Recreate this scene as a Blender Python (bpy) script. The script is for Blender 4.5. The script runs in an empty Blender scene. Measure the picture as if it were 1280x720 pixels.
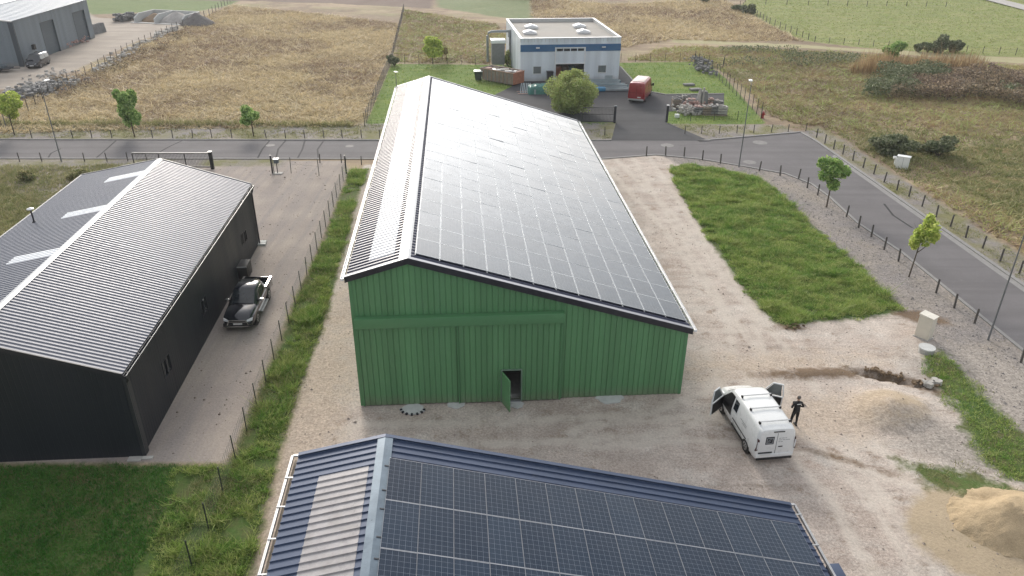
import bpy, bmesh, math, random
import numpy as np
from mathutils import Vector, Matrix
from mathutils.geometry import tessellate_polygon
random.seed(7); RS = np.random.RandomState(11)
C = bpy.context.scene
COL = C.collection
R = math.radians
H = 23.4
# ---------------------------------------------------------------- camera
F_PX, TH, RO = 947.9, 0.4811, 0.0069
cam = bpy.data.cameras.new('camera'); co = bpy.data.objects.new('camera', cam); COL.objects.link(co)
cam.sensor_width = 36; cam.lens = 36*F_PX/1280; cam.clip_start = .5; cam.clip_end = 3000
co.matrix_world = Matrix.Translation((0, 0, H)) @ Matrix.Rotation(math.pi/2-TH, 4, 'X') @ Matrix.Rotation(RO, 4, 'Z')
C.camera = co
def ray(px, py):
    u = (px-640)/F_PX; v = (py-360)/F_PX
    c, s = math.cos(-RO), math.sin(-RO); u, v = u*c-v*s, u*s+v*c
    c, s = math.cos(TH), math.sin(TH)
    return (u, c-v*s, -s-v*c)
def G(px, py, z=0):
    """ground point seen at pixel px,py of the 1280x720 photograph"""
    d = ray(px, py); t = (z-H)/d[2]; return (d[0]*t, d[1]*t)
# ---------------------------------------------------------------- noise
def _h(ix, iy, s):
    n = (ix.astype(np.int64)*374761393 + iy.astype(np.int64)*668265263 + s*974634777) & 0xffffffff
    n = ((n ^ (n >> 13))*1274126177) & 0xffffffff
    return ((n ^ (n >> 16)) & 0xffff)/65535.0
def vn(x, y, s=0):
    x = np.asarray(x, float); y = np.asarray(y, float)
    ix = np.floor(x); iy = np.floor(y); fx = x-ix; fy = y-iy
    fx = fx*fx*(3-2*fx); fy = fy*fy*(3-2*fy)
    a = _h(ix, iy, s); b = _h(ix+1, iy, s); c = _h(ix, iy+1, s); d = _h(ix+1, iy+1, s)
    return (a*(1-fx)+b*fx)*(1-fy)+(c*(1-fx)+d*fx)*fy
def fbm(x, y, s=0, o=4):
    r = 0; a = .5; t = 0
    for i in range(o): r = r+a*vn(x*2**i, y*2**i, s+i*17); t += a; a *= .55
    return r/t
def sdf(poly, x, y):
    """signed distance, positive inside"""
    x = np.asarray(x, float); y = np.asarray(y, float)
    d = np.full(x.shape, 1e9); ins = np.zeros(x.shape, bool); n = len(poly)
    for i in range(n):
        x0, y0 = poly[i]; x1, y1 = poly[(i+1) % n]
        ex, ey = x1-x0, y1-y0; wx, wy = x-x0, y-y0
        t = np.clip((wx*ex+wy*ey)/(ex*ex+ey*ey+1e-12), 0, 1)
        d = np.minimum(d, (wx-t*ex)**2+(wy-t*ey)**2)
        cnd = (y0 > y) != (y1 > y)
        with np.errstate(divide='ignore', invalid='ignore'):
            xi = (x1-x0)*(y-y0)/(y1-y0+1e-15)+x0
        ins ^= cnd & (x < xi)
    d = np.sqrt(d); return np.where(ins, d, -d)
# ---------------------------------------------------------------- material helpers
def N(nt, t, ins=None, **pr):
    n = nt.nodes.new(t)
    for k, v in pr.items(): setattr(n, k, v)
    for k, v in (ins or {}).items():
        s = n.inputs[k]
        if isinstance(v, bpy.types.NodeSocket): nt.links.new(v, s)
        else:
            if hasattr(s.default_value, '__len__') and not isinstance(v, (tuple, list)): v = (v,)*len(s.default_value)
            if hasattr(s.default_value, '__len__') and len(s.default_value) == 4 and len(v) == 3: v = tuple(v)+(1,)
            s.default_value = v
    return n
def MX(nt, fac, a, b, mode='MIX'):
    n = nt.nodes.new('ShaderNodeMix'); n.data_type = 'RGBA'; n.blend_type = mode
    for s, v in ((n.inputs[0], fac), (n.inputs[6], a), (n.inputs[7], b)):
        if isinstance(v, bpy.types.NodeSocket): nt.links.new(v, s)
        elif isinstance(v, (int, float)) and s.type == 'VALUE': s.default_value = v
        else: s.default_value = tuple(v)+(1,) if len(v) == 3 else v
    return n.outputs[2]
def MA(nt, op, a, b=0.0, c=0.0, clamp=False):
    n = nt.nodes.new('ShaderNodeMath'); n.operation = op; n.use_clamp = clamp
    for s, v in zip(n.inputs, (a, b, c)):
        if isinstance(v, bpy.types.NodeSocket): nt.links.new(v, s)
        else: s.default_value = v
    return n.outputs[0]
def NO(nt, co_, scale, detail=4, rough=.55, dist=0):
    n = N(nt, 'ShaderNodeTexNoise', {'Scale': scale, 'Detail': detail, 'Roughness': rough, 'Distortion': dist})
    if co_ is not None: nt.links.new(co_, n.inputs['Vector'])
    return n.outputs[0]
def RMP(nt, v, lo, hi, a=0.0, b=1.0):
    return N(nt, 'ShaderNodeMapRange', {0: v, 1: lo, 2: hi, 3: a, 4: b}, clamp=True).outputs[0]
def base_mat(name):
    m = bpy.data.materials.new(name); m.use_nodes = True; nt = m.node_tree
    return m, nt, nt.nodes['Principled BSDF']
MATS = {}
def mat(name, col, rough=.6, metal=0.0, var=.12, scale=3.0, bump=0.0, bscale=40., dirt=None, spec=.5, coat=0, streak=False):
    if name in MATS: return MATS[name]
    m, nt, p = base_mat(name)
    g = N(nt, 'ShaderNodeNewGeometry').outputs['Position']
    if streak:
        g2 = N(nt, 'ShaderNodeMapping', {'Vector': g, 'Scale': (1, 1, .12)}).outputs[0]
    else: g2 = g
    a = NO(nt, g2, scale, 5, .6); b = NO(nt, g, scale*9, 3)
    f = MA(nt, 'ADD', MA(nt, 'MULTIPLY', a, .7), MA(nt, 'MULTIPLY', b, .3))
    f = RMP(nt, f, .3, .7, 1-var, 1+var)
    c = MX(nt, 1.0, col, N(nt, 'ShaderNodeCombineColor', {0: f, 1: f, 2: f}).outputs[0], 'MULTIPLY')
    if dirt:
        dn = RMP(nt, NO(nt, g2, scale*.6, 6, .65), dirt[1], dirt[1]+.22)
        c = MX(nt, dn, c, dirt[0])
    if name in ('green_cladding', 'white_factory_cladding', 'grey_blue_cladding'):
        zz = N(nt, 'ShaderNodeSeparateXYZ', {0: g}).outputs[2]; sp = MA(nt, 'MULTIPLY', RMP(nt, MA(nt, 'ADD', zz, MA(nt, 'MULTIPLY', a, .9)), 1.15, .35, 0, 1), .55)
        c = MX(nt, sp, c, (.20, .17, .135))
        jx = N(nt, 'ShaderNodeTexNoise', {'Vector': N(nt, 'ShaderNodeMapping', {'Vector': g, 'Scale': (1.0, 1.0, .02)}).outputs[0], 'Scale': 1.1, 'Detail': 0}).outputs[0]
        f2 = RMP(nt, jx, .3, .7, .90, 1.10); c = MX(nt, 1.0, c, N(nt, 'ShaderNodeCombineColor', {0: f2, 1: f2, 2: f2}).outputs[0], 'MULTIPLY')
    nt.links.new(c, p.inputs['Base Color'])
    p.inputs['Metallic'].default_value = metal
    p.inputs['Specular IOR Level'].default_value = spec
    p.inputs['Coat Weight'].default_value = coat
    r = RMP(nt, a, .3, .7, max(.02, rough-.08), min(1, rough+.08)); nt.links.new(r, p.inputs['Roughness'])
    if bump:
        bn = N(nt, 'ShaderNodeBump', {'Strength': bump, 'Distance': .02, 'Height': NO(nt, g, bscale, 4)})
        nt.links.new(bn.outputs[0], p.inputs['Normal'])
    MATS[name] = m; return m
def grass_mat(name, c1, c2, c3, trans=.35, scale=.35, k=.15):
    """blades / leaves: colour by clump noise and by a per-blade random value"""
    m, nt, p = base_mat(name)
    g = N(nt, 'ShaderNodeNewGeometry').outputs['Position']
    rnd = N(nt, 'ShaderNodeAttribute', attribute_name='rnd').outputs['Fac']
    a = RMP(nt, NO(nt, g, scale, 5, .6), .5-k, .5+k)
    c = MX(nt, a, c1, c2); c = MX(nt, RMP(nt, MA(nt, 'ADD', MA(nt, 'MULTIPLY', rnd, .6), MA(nt, 'MULTIPLY', NO(nt, g, scale*4, 3), .6)), .45, .85), c, c3)
    f = RMP(nt, rnd, 0, 1, .62, 1.28); c = MX(nt, 1.0, c, N(nt, 'ShaderNodeCombineColor', {0: f, 1: f, 2: f}).outputs[0], 'MULTIPLY')
    nt.links.new(c, p.inputs['Base Color']); p.inputs['Roughness'].default_value = .6; p.inputs['Specular IOR Level'].default_value = .25
    tr = N(nt, 'ShaderNodeBsdfTranslucent'); nt.links.new(c, tr.inputs[0])
    ms = N(nt, 'ShaderNodeMixShader', {0: trans}); nt.links.new(p.outputs[0], ms.inputs[1]); nt.links.new(tr.outputs[0], ms.inputs[2])
    nt.links.new(ms.outputs[0], nt.nodes['Material Output'].inputs['Surface'])
    MATS[name] = m; return m
# ---------------------------------------------------------------- object helpers
def tag(o, label=None, cat=None, group=None, kind=None):
    if label: o['label'] = label
    if cat: o['category'] = cat
    if group: o['group'] = group
    if kind: o['kind'] = kind
    return o
def thing(name, label, cat, loc=(0, 0, 0), rz=0, group=None):
    o = bpy.data.objects.new(name, None); COL.objects.link(o); o.empty_display_size = .3
    o.location = loc; o.rotation_euler = (0, 0, rz); return tag(o, label, cat, group)
def copy_tree(o, parent=None):
    c = o.copy(); COL.objects.link(c); c.parent = parent
    for ch in list(o.children): copy_tree(ch, c)
    return c
def mesh_np(name, V, Fq, material, attrs=None, smooth=False):
    """V (n,3), Fq (m,k) uniform polygon size"""
    me = bpy.data.meshes.new(name); k = Fq.shape[1]; m = len(Fq)
    me.vertices.add(len(V)); me.vertices.foreach_set('co', V.astype(np.float32).ravel())
    me.loops.add(m*k); me.loops.foreach_set('vertex_index', Fq.astype(np.int32).ravel())
    me.polygons.add(m); me.polygons.foreach_set('loop_start', np.arange(0, m*k, k, dtype=np.int32))
    me.polygons.foreach_set('use_smooth', np.full(m, smooth))
    me.update(calc_edges=True)
    for n, (a, dom) in (attrs or {}).items():
        at = me.attributes.new(n, 'FLOAT', dom); at.data.foreach_set('value', a.astype(np.float32))
    me.materials.append(material)
    return me
def link(name, me, parent=None):
    o = bpy.data.objects.new(name, me); COL.objects.link(o)
    if parent: o.parent = parent
    return o
class MB:
    def __init__(s): s.v = []; s.f = []; s.k = 0; s.ml = []
    def add(s, vs, fs):
        n = len(s.v); s.v += [tuple(v) for v in vs]; s.f += [tuple(i+n for i in f) for f in fs]; s.ml += [s.k]*len(fs); return s
    def box(s, c, d, rz=0, M=None):
        x, y, z = d[0]/2, d[1]/2, d[2]/2
        P = [Vector((i*x, j*y, k*z)) for k in (-1, 1) for i, j in ((-1, -1), (1, -1), (1, 1), (-1, 1))]
        m = M if M is not None else Matrix.Rotation(rz, 3, 'Z')
        return s.add([m @ p + Vector(c) for p in P], [(3, 2, 1, 0), (4, 5, 6, 7), (0, 1, 5, 4), (1, 2, 6, 5), (2, 3, 7, 6), (3, 0, 4, 7)])
    def bx(s, x0, x1, y0, y1, z0, z1): return s.box(((x0+x1)/2, (y0+y1)/2, (z0+z1)/2), (abs(x1-x0), abs(y1-y0), abs(z1-z0)))
    def bar(s, p0, p1, w, h, up=(0, 0, 1)):
        p0, p1 = Vector(p0), Vector(p1); d = p1-p0; L = d.length; d.normalize(); u = Vector(up)
        if abs(d.dot(u)) > .99: u = Vector((1, 0, 0))
        x = d.cross(u).normalized(); z = x.cross(d)
        return s.box((p0+p1)/2, (w, L, h), M=Matrix((x, d, z)).transposed())
    def tube(s, pts, rad, n=8, cap=True):
        pts = [Vector(p) for p in pts]; rad = rad if hasattr(rad, '__len__') else [rad]*len(pts); b = len(s.v); fs = []; vs = []
        for i, p in enumerate(pts):
            d = (pts[min(i+1, len(pts)-1)]-pts[max(i-1, 0)]).normalized()
            u = Vector((0, 0, 1)) if abs(d.z) < .95 else Vector((1, 0, 0))
            x = d.cross(u).normalized(); y = x.cross(d)
            vs += [p+(x*math.cos(2*math.pi*k/n)+y*math.sin(2*math.pi*k/n))*rad[i] for k in range(n)]
        for i in range(len(pts)-1):
            for k in range(n): fs.append((i*n+k, i*n+(k+1) % n, (i+1)*n+(k+1) % n, (i+1)*n+k))
        if cap: fs.append(tuple(range(n))[::-1]); fs.append(tuple(range((len(pts)-1)*n, len(pts)*n)))
        return s.add(vs, fs)
    def extr(s, poly, off):
        """closed prism: 3d polygon swept by off"""
        n = len(poly); o = Vector(off); P = [Vector(p) for p in poly]
        return s.add(P+[p+o for p in P], [tuple(range(n))[::-1], tuple(range(n, 2*n))]+[(i, (i+1) % n, n+(i+1) % n, n+i) for i in range(n)])
    def quad(s, *p): return s.add(p, [tuple(range(len(p)))])
    def build(s, name, m, parent=None, smooth=False, bevel=0, angle=35):
        me = bpy.data.meshes.new(name); me.from_pydata(s.v, [], s.f)
        if bevel or smooth:
            bm = bmesh.new(); bm.from_mesh(me); bmesh.ops.remove_doubles(bm, verts=bm.verts, dist=1e-5)
            bmesh.ops.recalc_face_normals(bm, faces=bm.faces)
            if bevel: bmesh.ops.bevel(bm, geom=[e for e in bm.edges if len(e.link_faces) == 2 and e.calc_face_angle(0) > .4], offset=bevel, segments=2, profile=.6, affect='EDGES', clamp_overlap=True)
            bm.to_mesh(me); bm.free()
        for q in (m if isinstance(m, list) else [m]): me.materials.append(q)
        if isinstance(m, list): me.polygons.foreach_set('material_index', s.ml)
        me.update()
        if smooth or bevel:
            me.polygons.foreach_set('use_smooth', [True]*len(me.polygons)); me.set_sharp_from_angle(angle=R(angle))
        return link(name, me, parent)
# ---------------------------------------------------------------- materials
M_white = mat('white_paint', (.78, .80, .80), .3, var=.03, scale=2, coat=.4)
M_wfac = mat('white_factory_cladding', (.66, .72, .78), .45, var=.07, scale=.6, streak=True, dirt=((.50, .52, .53), .66))
M_wfac_side = M_wfac
M_blue = mat('blue_cladding', (.04, .13, .27), .45, var=.08)
M_galv = mat('galvanised_steel', (.47, .48, .49), .42, .6, var=.15, scale=4)
M_wgut = mat('white_gutter', (.74, .75, .76), .35, .1, var=.08, scale=3, dirt=((.42, .41, .38), .68))
M_green = mat('green_cladding', (.105, .262, .118), .42, var=.08, scale=.5, streak=True, dirt=((.105, .245, .13), .58))
M_greend = mat('green_trim', (.088, .235, .105), .4, var=.05)
M_slate = mat('anthracite_trim', (.022, .024, .032), .4, .1, var=.12)
M_slateroof = mat('slate_roof_sheet', (.040, .046, .085), .32, .0, spec=.45, var=.12, scale=1.2)
M_navy = mat('navy_roof_sheet', (.045, .068, .125), .40, .2, var=.12, scale=1.0, dirt=((.07, .08, .11), .60))
M_navyr = mat('navy_ridge_flashing', (.11, .15, .19), .35, .35, var=.22, scale=1.8, dirt=((.2, .23, .24), .62))
M_ridge = mat('pale_ridge_flashing', (.34, .36, .38), .42, .3, var=.18, scale=1.6, dirt=((.55, .57, .58), .62))
M_poly = mat('translucent_sheet', (.34, .325, .33), .32, 0, var=.16, scale=2.2, dirt=((.25, .235, .23), .5))
M_polyb = mat('bright_translucent_sheet', (.78, .79, .80), .24, 0, var=.05, scale=2.2)
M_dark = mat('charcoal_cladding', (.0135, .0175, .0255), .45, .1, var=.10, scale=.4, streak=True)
M_darkroof = mat('charcoal_roof_sheet', (.155, .168, .205), .42, .15, var=.08, scale=5)
M_skyl = mat('rooflight_sheet', (.84, .87, .90), .3, var=.06)
M_grey = mat('grey_blue_cladding', (.17, .205, .235), .5, var=.06, scale=.5, streak=True)
M_greyd = mat('dark_grey_door', (.085, .11, .13), .5, var=.08)
M_greyroof = mat('pale_blue_roof', (.24, .29, .35), .5, .0, var=.08)
M_black = mat('black_plastic', (.012, .012, .013), .5, var=.1)
M_rubber = mat('rubber', (.018, .018, .018), .75, var=.15)
M_rim = mat('alloy_rim', (.42, .42, .43), .3, .8, var=.1, scale=8)
M_glass = mat('dark_glass', (.018, .024, .03), .06, var=.1, spec=.8)
M_glassl = mat('grey_glass', (.16, .18, .18), .08, var=.1, spec=.8)
M_chrome = mat('chrome', (.75, .75, .76), .12, .95, var=.05)
M_navyc = mat('dark_navy_car_paint', (.010, .013, .022), .12, .3, var=.1, coat=.8)
M_red = mat('red_van_paint', (.30, .030, .035), .32, var=.1, scale=1.5, coat=.3)
M_lampred = mat('red_lamp_glass', (.30, .02, .02), .2, var=.1)
M_lampw = mat('clear_lamp_glass', (.7, .72, .74), .12, var=.05)
M_plate = mat('number_plate', (.72, .72, .70), .4, var=.05)
M_concrete = mat('concrete', (.42, .41, .39), .85, var=.16, scale=3, bump=.3)
M_concb = mat('pale_concrete', (.52, .53, .52), .85, var=.14, scale=3, bump=.3)
M_kerb = mat('kerb_concrete', (.25, .245, .24), .85, var=.2, scale=2.5)
M_beige = mat('beige_cabinet', (.66, .62, .53), .5, var=.05)
M_wood = mat('weathered_post', (.085, .078, .070), .85, var=.25, scale=6, bump=.3)
M_postd = mat('dark_green_post', (.035, .045, .035), .6, var=.1)
M_wire = mat('fence_wire', (.06, .075, .06), .6, var=.1)
M_pole = mat('lamp_pole', (.17, .18, .19), .5, .3, var=.1)
M_bark = mat('bark', (.095, .075, .055), .9, var=.25, scale=10, bump=.4)
M_stone = mat('pale_stone', (.40, .385, .36), .9, var=.3, scale=1.5, bump=.4)
M_stoneg = mat('grey_stone', (.20, .20, .20), .9, var=.35, scale=1.5, bump=.4)
M_pink = mat('pinkish_rubble', (.40, .27, .24), .9, var=.3, scale=3, bump=.4)
M_timber = mat('grey_timber', (.24, .20, .16), .85, var=.25, scale=4)
M_tarp = mat('green_tarpaulin', (.045, .17, .15), .4, var=.35, scale=2)
M_teal = mat('teal_profile', (.09, .20, .23), .45, .2, var=.25, scale=1)
M_tealw = mat('pale_profile', (.40, .47, .50), .45, .2, var=.2, scale=1)
M_bluet = mat('blue_sheet', (.06, .24, .42), .45, var=.2)
M_rust = mat('rusty_orange_steel', (.36, .15, .085), .7, var=.3, scale=3)
M_rustg = mat('faded_grey_steel', (.23, .20, .175), .7, var=.3, scale=2, dirt=((.32, .28, .24), .55))
M_tar = mat('bitumen_roof', (.30, .285, .26), .8, var=.12, scale=.4, dirt=((.24, .235, .22), .5))
M_skin = mat('skin', (.42, .26, .19), .5, var=.05)
M_hair = mat('grey_hair', (.12, .11, .10), .8, var=.15, scale=40)
M_cloth = mat('black_cloth', (.014, .013, .014), .85, var=.15, scale=8)
M_intr = mat('dim_interior', (.16, .12, .10), .9, var=.2, scale=1)
M_sand = None
G_lawn = grass_mat('lawn_grass', (.155, .33, .052), (.27, .41, .082), (.44, .46, .18), .38, .30, .09)
G_lawnsh = grass_mat('shaded_lawn_grass', (.035, .175, .022), (.060, .23, .030), (.11, .27, .05), .30, .3)  # lawn green darkened to paint in the charcoal barn's shadow
G_weed = grass_mat('weedy_grass', (.21, .27, .085), (.31, .32, .13), (.40, .35, .21), .35, .5)
G_dry = grass_mat('dry_meadow_grass', (.62, .51, .32), (.34, .24, .165), (.70, .60, .38), .30, .05, .045)
G_dry2 = grass_mat('olive_meadow_grass', (.52, .39, .23), (.33, .235, .145), (.36, .43, .15), .30, .06, .05)
G_bram = grass_mat('bramble_leaves', (.26, .19, .15), (.16, .16, .09), (.36, .28, .19), .25, .18)
G_reed = grass_mat('reed_plumes', (.40, .28, .15), (.30, .21, .12), (.50, .38, .22), .3, .2)
G_tree = grass_mat('tree_leaves', (.20, .38, .095), (.28, .46, .125), (.42, .53, .20), .30, .8)
G_treey = grass_mat('yellow_green_leaves', (.42, .58, .11), (.52, .64, .13), (.60, .64, .20), .35, .8)
G_bush = grass_mat('bush_leaves', (.46, .52, .19), (.56, .58, .24), (.30, .38, .13), .30, .7)
G_shrub = grass_mat('dark_shrub_leaves', (.13, .175, .085), (.18, .225, .11), (.24, .25, .16), .25, .5)
# ---------------------------------------------------------------- ground layers
def PX(*p): return [G(*q) for q in p]
def ext(a, b, k):
    (x0, y0), (x1, y1) = a, b; L = math.hypot(x1-x0, y1-y0); return (x1+(x1-x0)/L*k, y1+(y1-y0)/L*k)
top_y = lambda x: 78.6+.0186*x
bot_y = lambda x: 72.42+.0186*x
RK = PX((1000, 165.6), (1020, 177), (1044, 193.5), (1144, 263), (1280, 358)); RK.append(ext(RK[-2], RK[-1], 60))
LK = PX((1272, 432), (1128, 315.6), (1073, 279), (1037, 246), (1015, 230), (982, 217), (928, 207.5), (874, 198.5), (820, 193.5)); LK.insert(0, ext(LK[1], LK[0], 60))
roadpoly = [(-170, top_y(-170)), (40, top_y(40))]
roadpoly = [(-170, top_y(-170)), (RK[0][0]-12, top_y(RK[0][0]-12))]+RK+LK+[(G(745, 193)[0], bot_y(G(745, 193)[0])), (-170, bot_y(-170))]
P_yard = PX((455, 206), (450, 235), (425, 320), (405, 400), (375, 480), (352, 580), (322, 720))+[(-12.2, 5), (60, 5)]+[ext(LK[1], LK[0], 10)]+LK[1:]+PX((745, 199))
P_verge = [(p[0], p[1]) for p in LK[1:]]+PX((838, 199), (845, 205), (880, 209), (930, 217), (965, 236), (1000, 270), (1052, 322), (1132, 388), (1165, 425), (1215, 480), (1290, 560), (1420, 700))+[ext(LK[1], LK[0], 30)]
P_drive = PX((-60, 204), (100, 205), (225, 203), (320, 201), (430, 201), (436, 214), (402, 300), (368, 372), (337, 450), (308, 520), (285, 578), (180, 579))+[(-30, 27), (-30, 50), (-40, 60)]
P_lawn = PX((838, 208), (862, 206), (905, 212), (950, 222), (972, 238), (1010, 275), (1060, 322), (1132, 388), (1105, 395), (1050, 400), (1000, 405), (988, 411), (965, 402), (935, 368), (900, 320), (865, 265), (845, 232))
P_strip = PX((438, 212), (461, 211), (449, 240), (428, 318), (408, 395), (380, 470), (352, 560), (320, 690), (300, 780))+[(-11, 10)]+PX((150, 900), (-500, 900), (-500, 580), (180, 580), (262, 582), (286, 580), (310, 525), (345, 440), (372, 370), (405, 300))
P_weed = PX((1150, 447), (1178, 440), (1210, 470), (1240, 505), (1285, 545), (1400, 620), (1400, 720), (1290, 605), (1255, 600), (1215, 560), (1200, 520), (1170, 480))
P_weed2 = PX((1120, 575), (1180, 585), (1260, 608), (1270, 618), (1200, 622), (1160, 610))
P_mown = PX((456, 158), (489, 80), (610, 81), (880, 77), (905, 96), (958, 155), (832, 157))+PX((770, 157))
P_past = PX((925, 8), (1000, 52), (1090, 62), (1180, 68), (1400, 76), (1600, 76), (1500, -40), (960, -30))
P_track = PX((840, 48), (1000, 57.5), (1100, 63.5), (1280, 72.5), (1500, 84), (1500, 90), (1280, 79), (1100, 68), (1000, 61.5), (840, 52.5))
P_trackd = PX((500, 44), (620, 44), (620, 48), (500, 48))
P_conc = PX((-200, 125), (0, 112), (60, 103), (115, 78), (170, 52), (222, 37), (226, 28), (120, 22), (60, -20), (-300, 60))
P_fgreen = PX((104, 30), (112, 18), (240, 15), (285, 6), (330, -12), (60, -14))
P_plow = PX((150, -2), (330, 1), (540, 11), (540, 2), (560, -12), (130, -14))
P_fg2 = PX((540, -12), (548, 9), (600, 18), (664, 26), (664, -14))
P_rmead = PX((775, 80), (900, 60), (1290, 80), (1400, 100), (1400, 400), (1144, 263), (1000, 160), (960, 148), (905, 90))
P_green2 = PX((1070, 162), (1130, 168), (1180, 185), (1290, 175), (1290, 290), (1240, 265), (1190, 232), (1130, 208), (1085, 190))
P_gpatchL = PX((-100, 206), (30, 206), (100, 207), (200, 206), (100, 240), (0, 300), (-200, 330))
P_vfar = [(-120, top_y(-120)+.1), (RK[0][0], top_y(RK[0][0])+.1), (RK[0][0]-1, top_y(RK[0][0])+6.4), (8, top_y(8)+7.2), (-16, top_y(-16)+6.6), (-120, top_y(-120)+5.8)]
P_vnear = [(-120, bot_y(-120)-.1), (-22, bot_y(-22)-.1), (-22, bot_y(-22)-2.4), (-120, bot_y(-120)-2.4)]
P_vout = RK+[(a+2.9, b+2.7) for a, b in RK[::-1]]
P_mead = PX((-300, 172), (455, 158), (500, 30), (290, 5), (226, 34), (120, 82), (40, 118), (-300, 130))
LAYERS = dict(yard=P_yard, verge=P_verge, drive=P_drive, lawn=P_lawn, strip=P_strip, weed=P_weed, weedb=P_weed2, mown=P_mown, past=P_past,
              track=P_track, conc=P_conc, fgreen=P_fgreen, plow=P_plow, fgb=P_fg2, greenb=P_green2, roadm=roadpoly, sideg=P_gpatchL, vfar=P_vfar, vout=P_vout, vnear=P_vnear)
# mounds: (px,py, radius x, radius y, height, rz)
def mound(x, y, c, rx, ry, h, rz=0, p=1.0):
    dx, dy = x-c[0], y-c[1]; cs, sn = math.cos(rz), math.sin(rz); u = (dx*cs+dy*sn)/rx; v = (-dx*sn+dy*cs)/ry
    r = np.sqrt(u*u+v*v)*(1+.25*(vn(x*1.3, y*1.3, 5)-.5)); return h*np.clip(1-r, 0, 1)**p
def height(x, y, md=None):
    z = np.zeros_like(x)
    yd = sdf(P_yard, x, y) if md is None else md['yard']; rd = sdf(roadpoly, x, y) if md is None else md['roadm']
    inside = np.clip(yd/2, 0, 1)
    z += inside*(fbm(x*.25, y*.25, 3)-.5)*.05
    far = np.clip((y-82)/15, 0, 1)
    mw = np.clip(-(sdf(P_mown, x, y) if md is None else md['mown'])/4, 0, 1)*np.clip(-(sdf(P_conc, x, y) if md is None else md['conc'])/4, 0, 1)
    z += far*mw*((fbm(x*.05, y*.05, 9)-.5)*.8+(fbm(x*.5, y*.5, 8)-.5)*.22)
    z += np.clip(-rd/3, 0, 1)*np.clip((x-28)/8, 0, 1)*np.clip(-yd/3, 0, 1)*(fbm(x*.35, y*.35, 12)-.4)*.35*np.clip(1-(y-60)/60, .3, 1)
    z += mound(x, y, G(1112, 512), 2.4, 1.9, .65, .3) + mound(x, y, G(1180, 455), 2.0, .8, .28, -.6)+mound(x, y, G(1250, 660), 5.2, 4.2, .30, .2)
    z += mound(x, y, G(1100, 470), 1.9, .35, -.55, -.35)+mound(x, y, G(1135, 478), 1.6, .3, -.3, -.5)+mound(x, y, G(1010, 467), 3.0, .7, .16, .05)
    z -= .16*np.clip((rd-.25)/.4, 0, 1)
    return z
def lines(segs):
    out = [segs[0][0]]
    for a, b, st in segs: out += list(np.linspace(a, b, max(2, int(round((b-a)/st))+1))[1:])
    return np.array(out)
gx = lines([(-1200, -300, 60), (-300, -125, 5), (-125, -45, 1.0), (-45, -26, .5), (-26, 40, .3), (40, 80, .7), (80, 140, 1.2), (140, 300, 6), (300, 1200, 60)])
gy = lines([(-60, 4, 4), (4, 12, .8), (12, 62, .3), (62, 85, .4), (85, 130, .7), (130, 215, 1.1), (215, 320, 6), (320, 1500, 60)])
X, Y = np.meshgrid(gx, gy); nx, ny = len(gx), len(gy); xf, yf = X.ravel(), Y.ravel()
SD = {k: sdf(v, xf, yf) for k, v in LAYERS.items()}
Z = height(xf, yf, SD)
i = np.arange(nx*ny).reshape(ny, nx)
Fq = np.stack([i[:-1, :-1].ravel(), i[:-1, 1:].ravel(), i[1:, 1:].ravel(), i[1:, :-1].ravel()], 1)
# ground material -------------------------------------------------
m, nt, p = base_mat('ground'); pos = N(nt, 'ShaderNodeNewGeometry').outputs['Position']
def mp(sc, rz=0): return N(nt, 'ShaderNodeMapping', {'Vector': pos, 'Scale': sc, 'Rotation': (0, 0, rz)}).outputs[0]
edge1 = NO(nt, pos, 1.1, 6, .68); edge2 = NO(nt, pos, .22, 4, .6); fine = NO(nt, pos, 9, 4, .7); vfine = NO(nt, pos, 28, 3, .7)
big = NO(nt, pos, .045, 4, .55); midn = NO(nt, pos, .3, 5, .6)
def lay(name, amp=.6, w=.15, amp2=0.0):
    s = N(nt, 'ShaderNodeAttribute', attribute_name='sd_'+name).outputs['Fac']
    v = MA(nt, 'ADD', s, MA(nt, 'MULTIPLY', MA(nt, 'SUBTRACT', edge1, .5), amp*3))
    if amp2: v = MA(nt, 'ADD', v, MA(nt, 'MULTIPLY', MA(nt, 'SUBTRACT', edge2, .5), amp2*3))
    return RMP(nt, v, -w, w)
def tri(a, b, c, n1, n2, lo=.38, hi=.62): return MX(nt, RMP(nt, n2, .42, .72), MX(nt, RMP(nt, n1, lo, hi), a, b), c)
def speck(c, n, lo, hi, a=.8, b=1.2):
    f = RMP(nt, n, lo, hi, a, b); return MX(nt, 1.0, c, N(nt, 'ShaderNodeCombineColor', {0: f, 1: f, 2: f}).outputs[0], 'MULTIPLY')
aniso = NO(nt, mp((.10, .5, 1), .25), 1.0, 5, .62, .6)
meadow = tri((.40, .32, .215), (.27, .20, .15), (.25, .24, .13), aniso, NO(nt, mp((.05, .11, 1)), 1.0, 4))
pch = RMP(nt, NO(nt, mp((.05, .05, 1)), 1, 5, .6), .455, .545)
meadow = MX(nt, MA(nt, 'MULTIPLY', pch, .8), meadow, (.21, .155, .115)); meadow = MX(nt, RMP(nt, NO(nt, mp((.5, 1.6, 1), .1), 1, 5, .7), .5, .72, 0, .8), meadow, (.42, .34, .21))
meadow = speck(meadow, fine, .35, .65, .82, 1.18)
col = meadow
rm = tri((.16, .155, .055), (.25, .185, .095), (.10, .13, .04), midn, aniso)
col = MX(nt, lay('greenb', 1.2, .8), col, speck(rm, fine, .3, .7, .8, 1.2))
sg = tri((.10, .13, .04), (.20, .19, .08), (.24, .19, .09), midn, edge1)
col = MX(nt, lay('sideg', .5, .4), col, speck(sg, fine, .3, .7, .8, 1.2))
past = tri((.235, .265, .095), (.285, .285, .125), (.20, .235, .085), NO(nt, mp((.05, .25, 1), -.25), 1, 5, .65), edge2)
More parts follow.
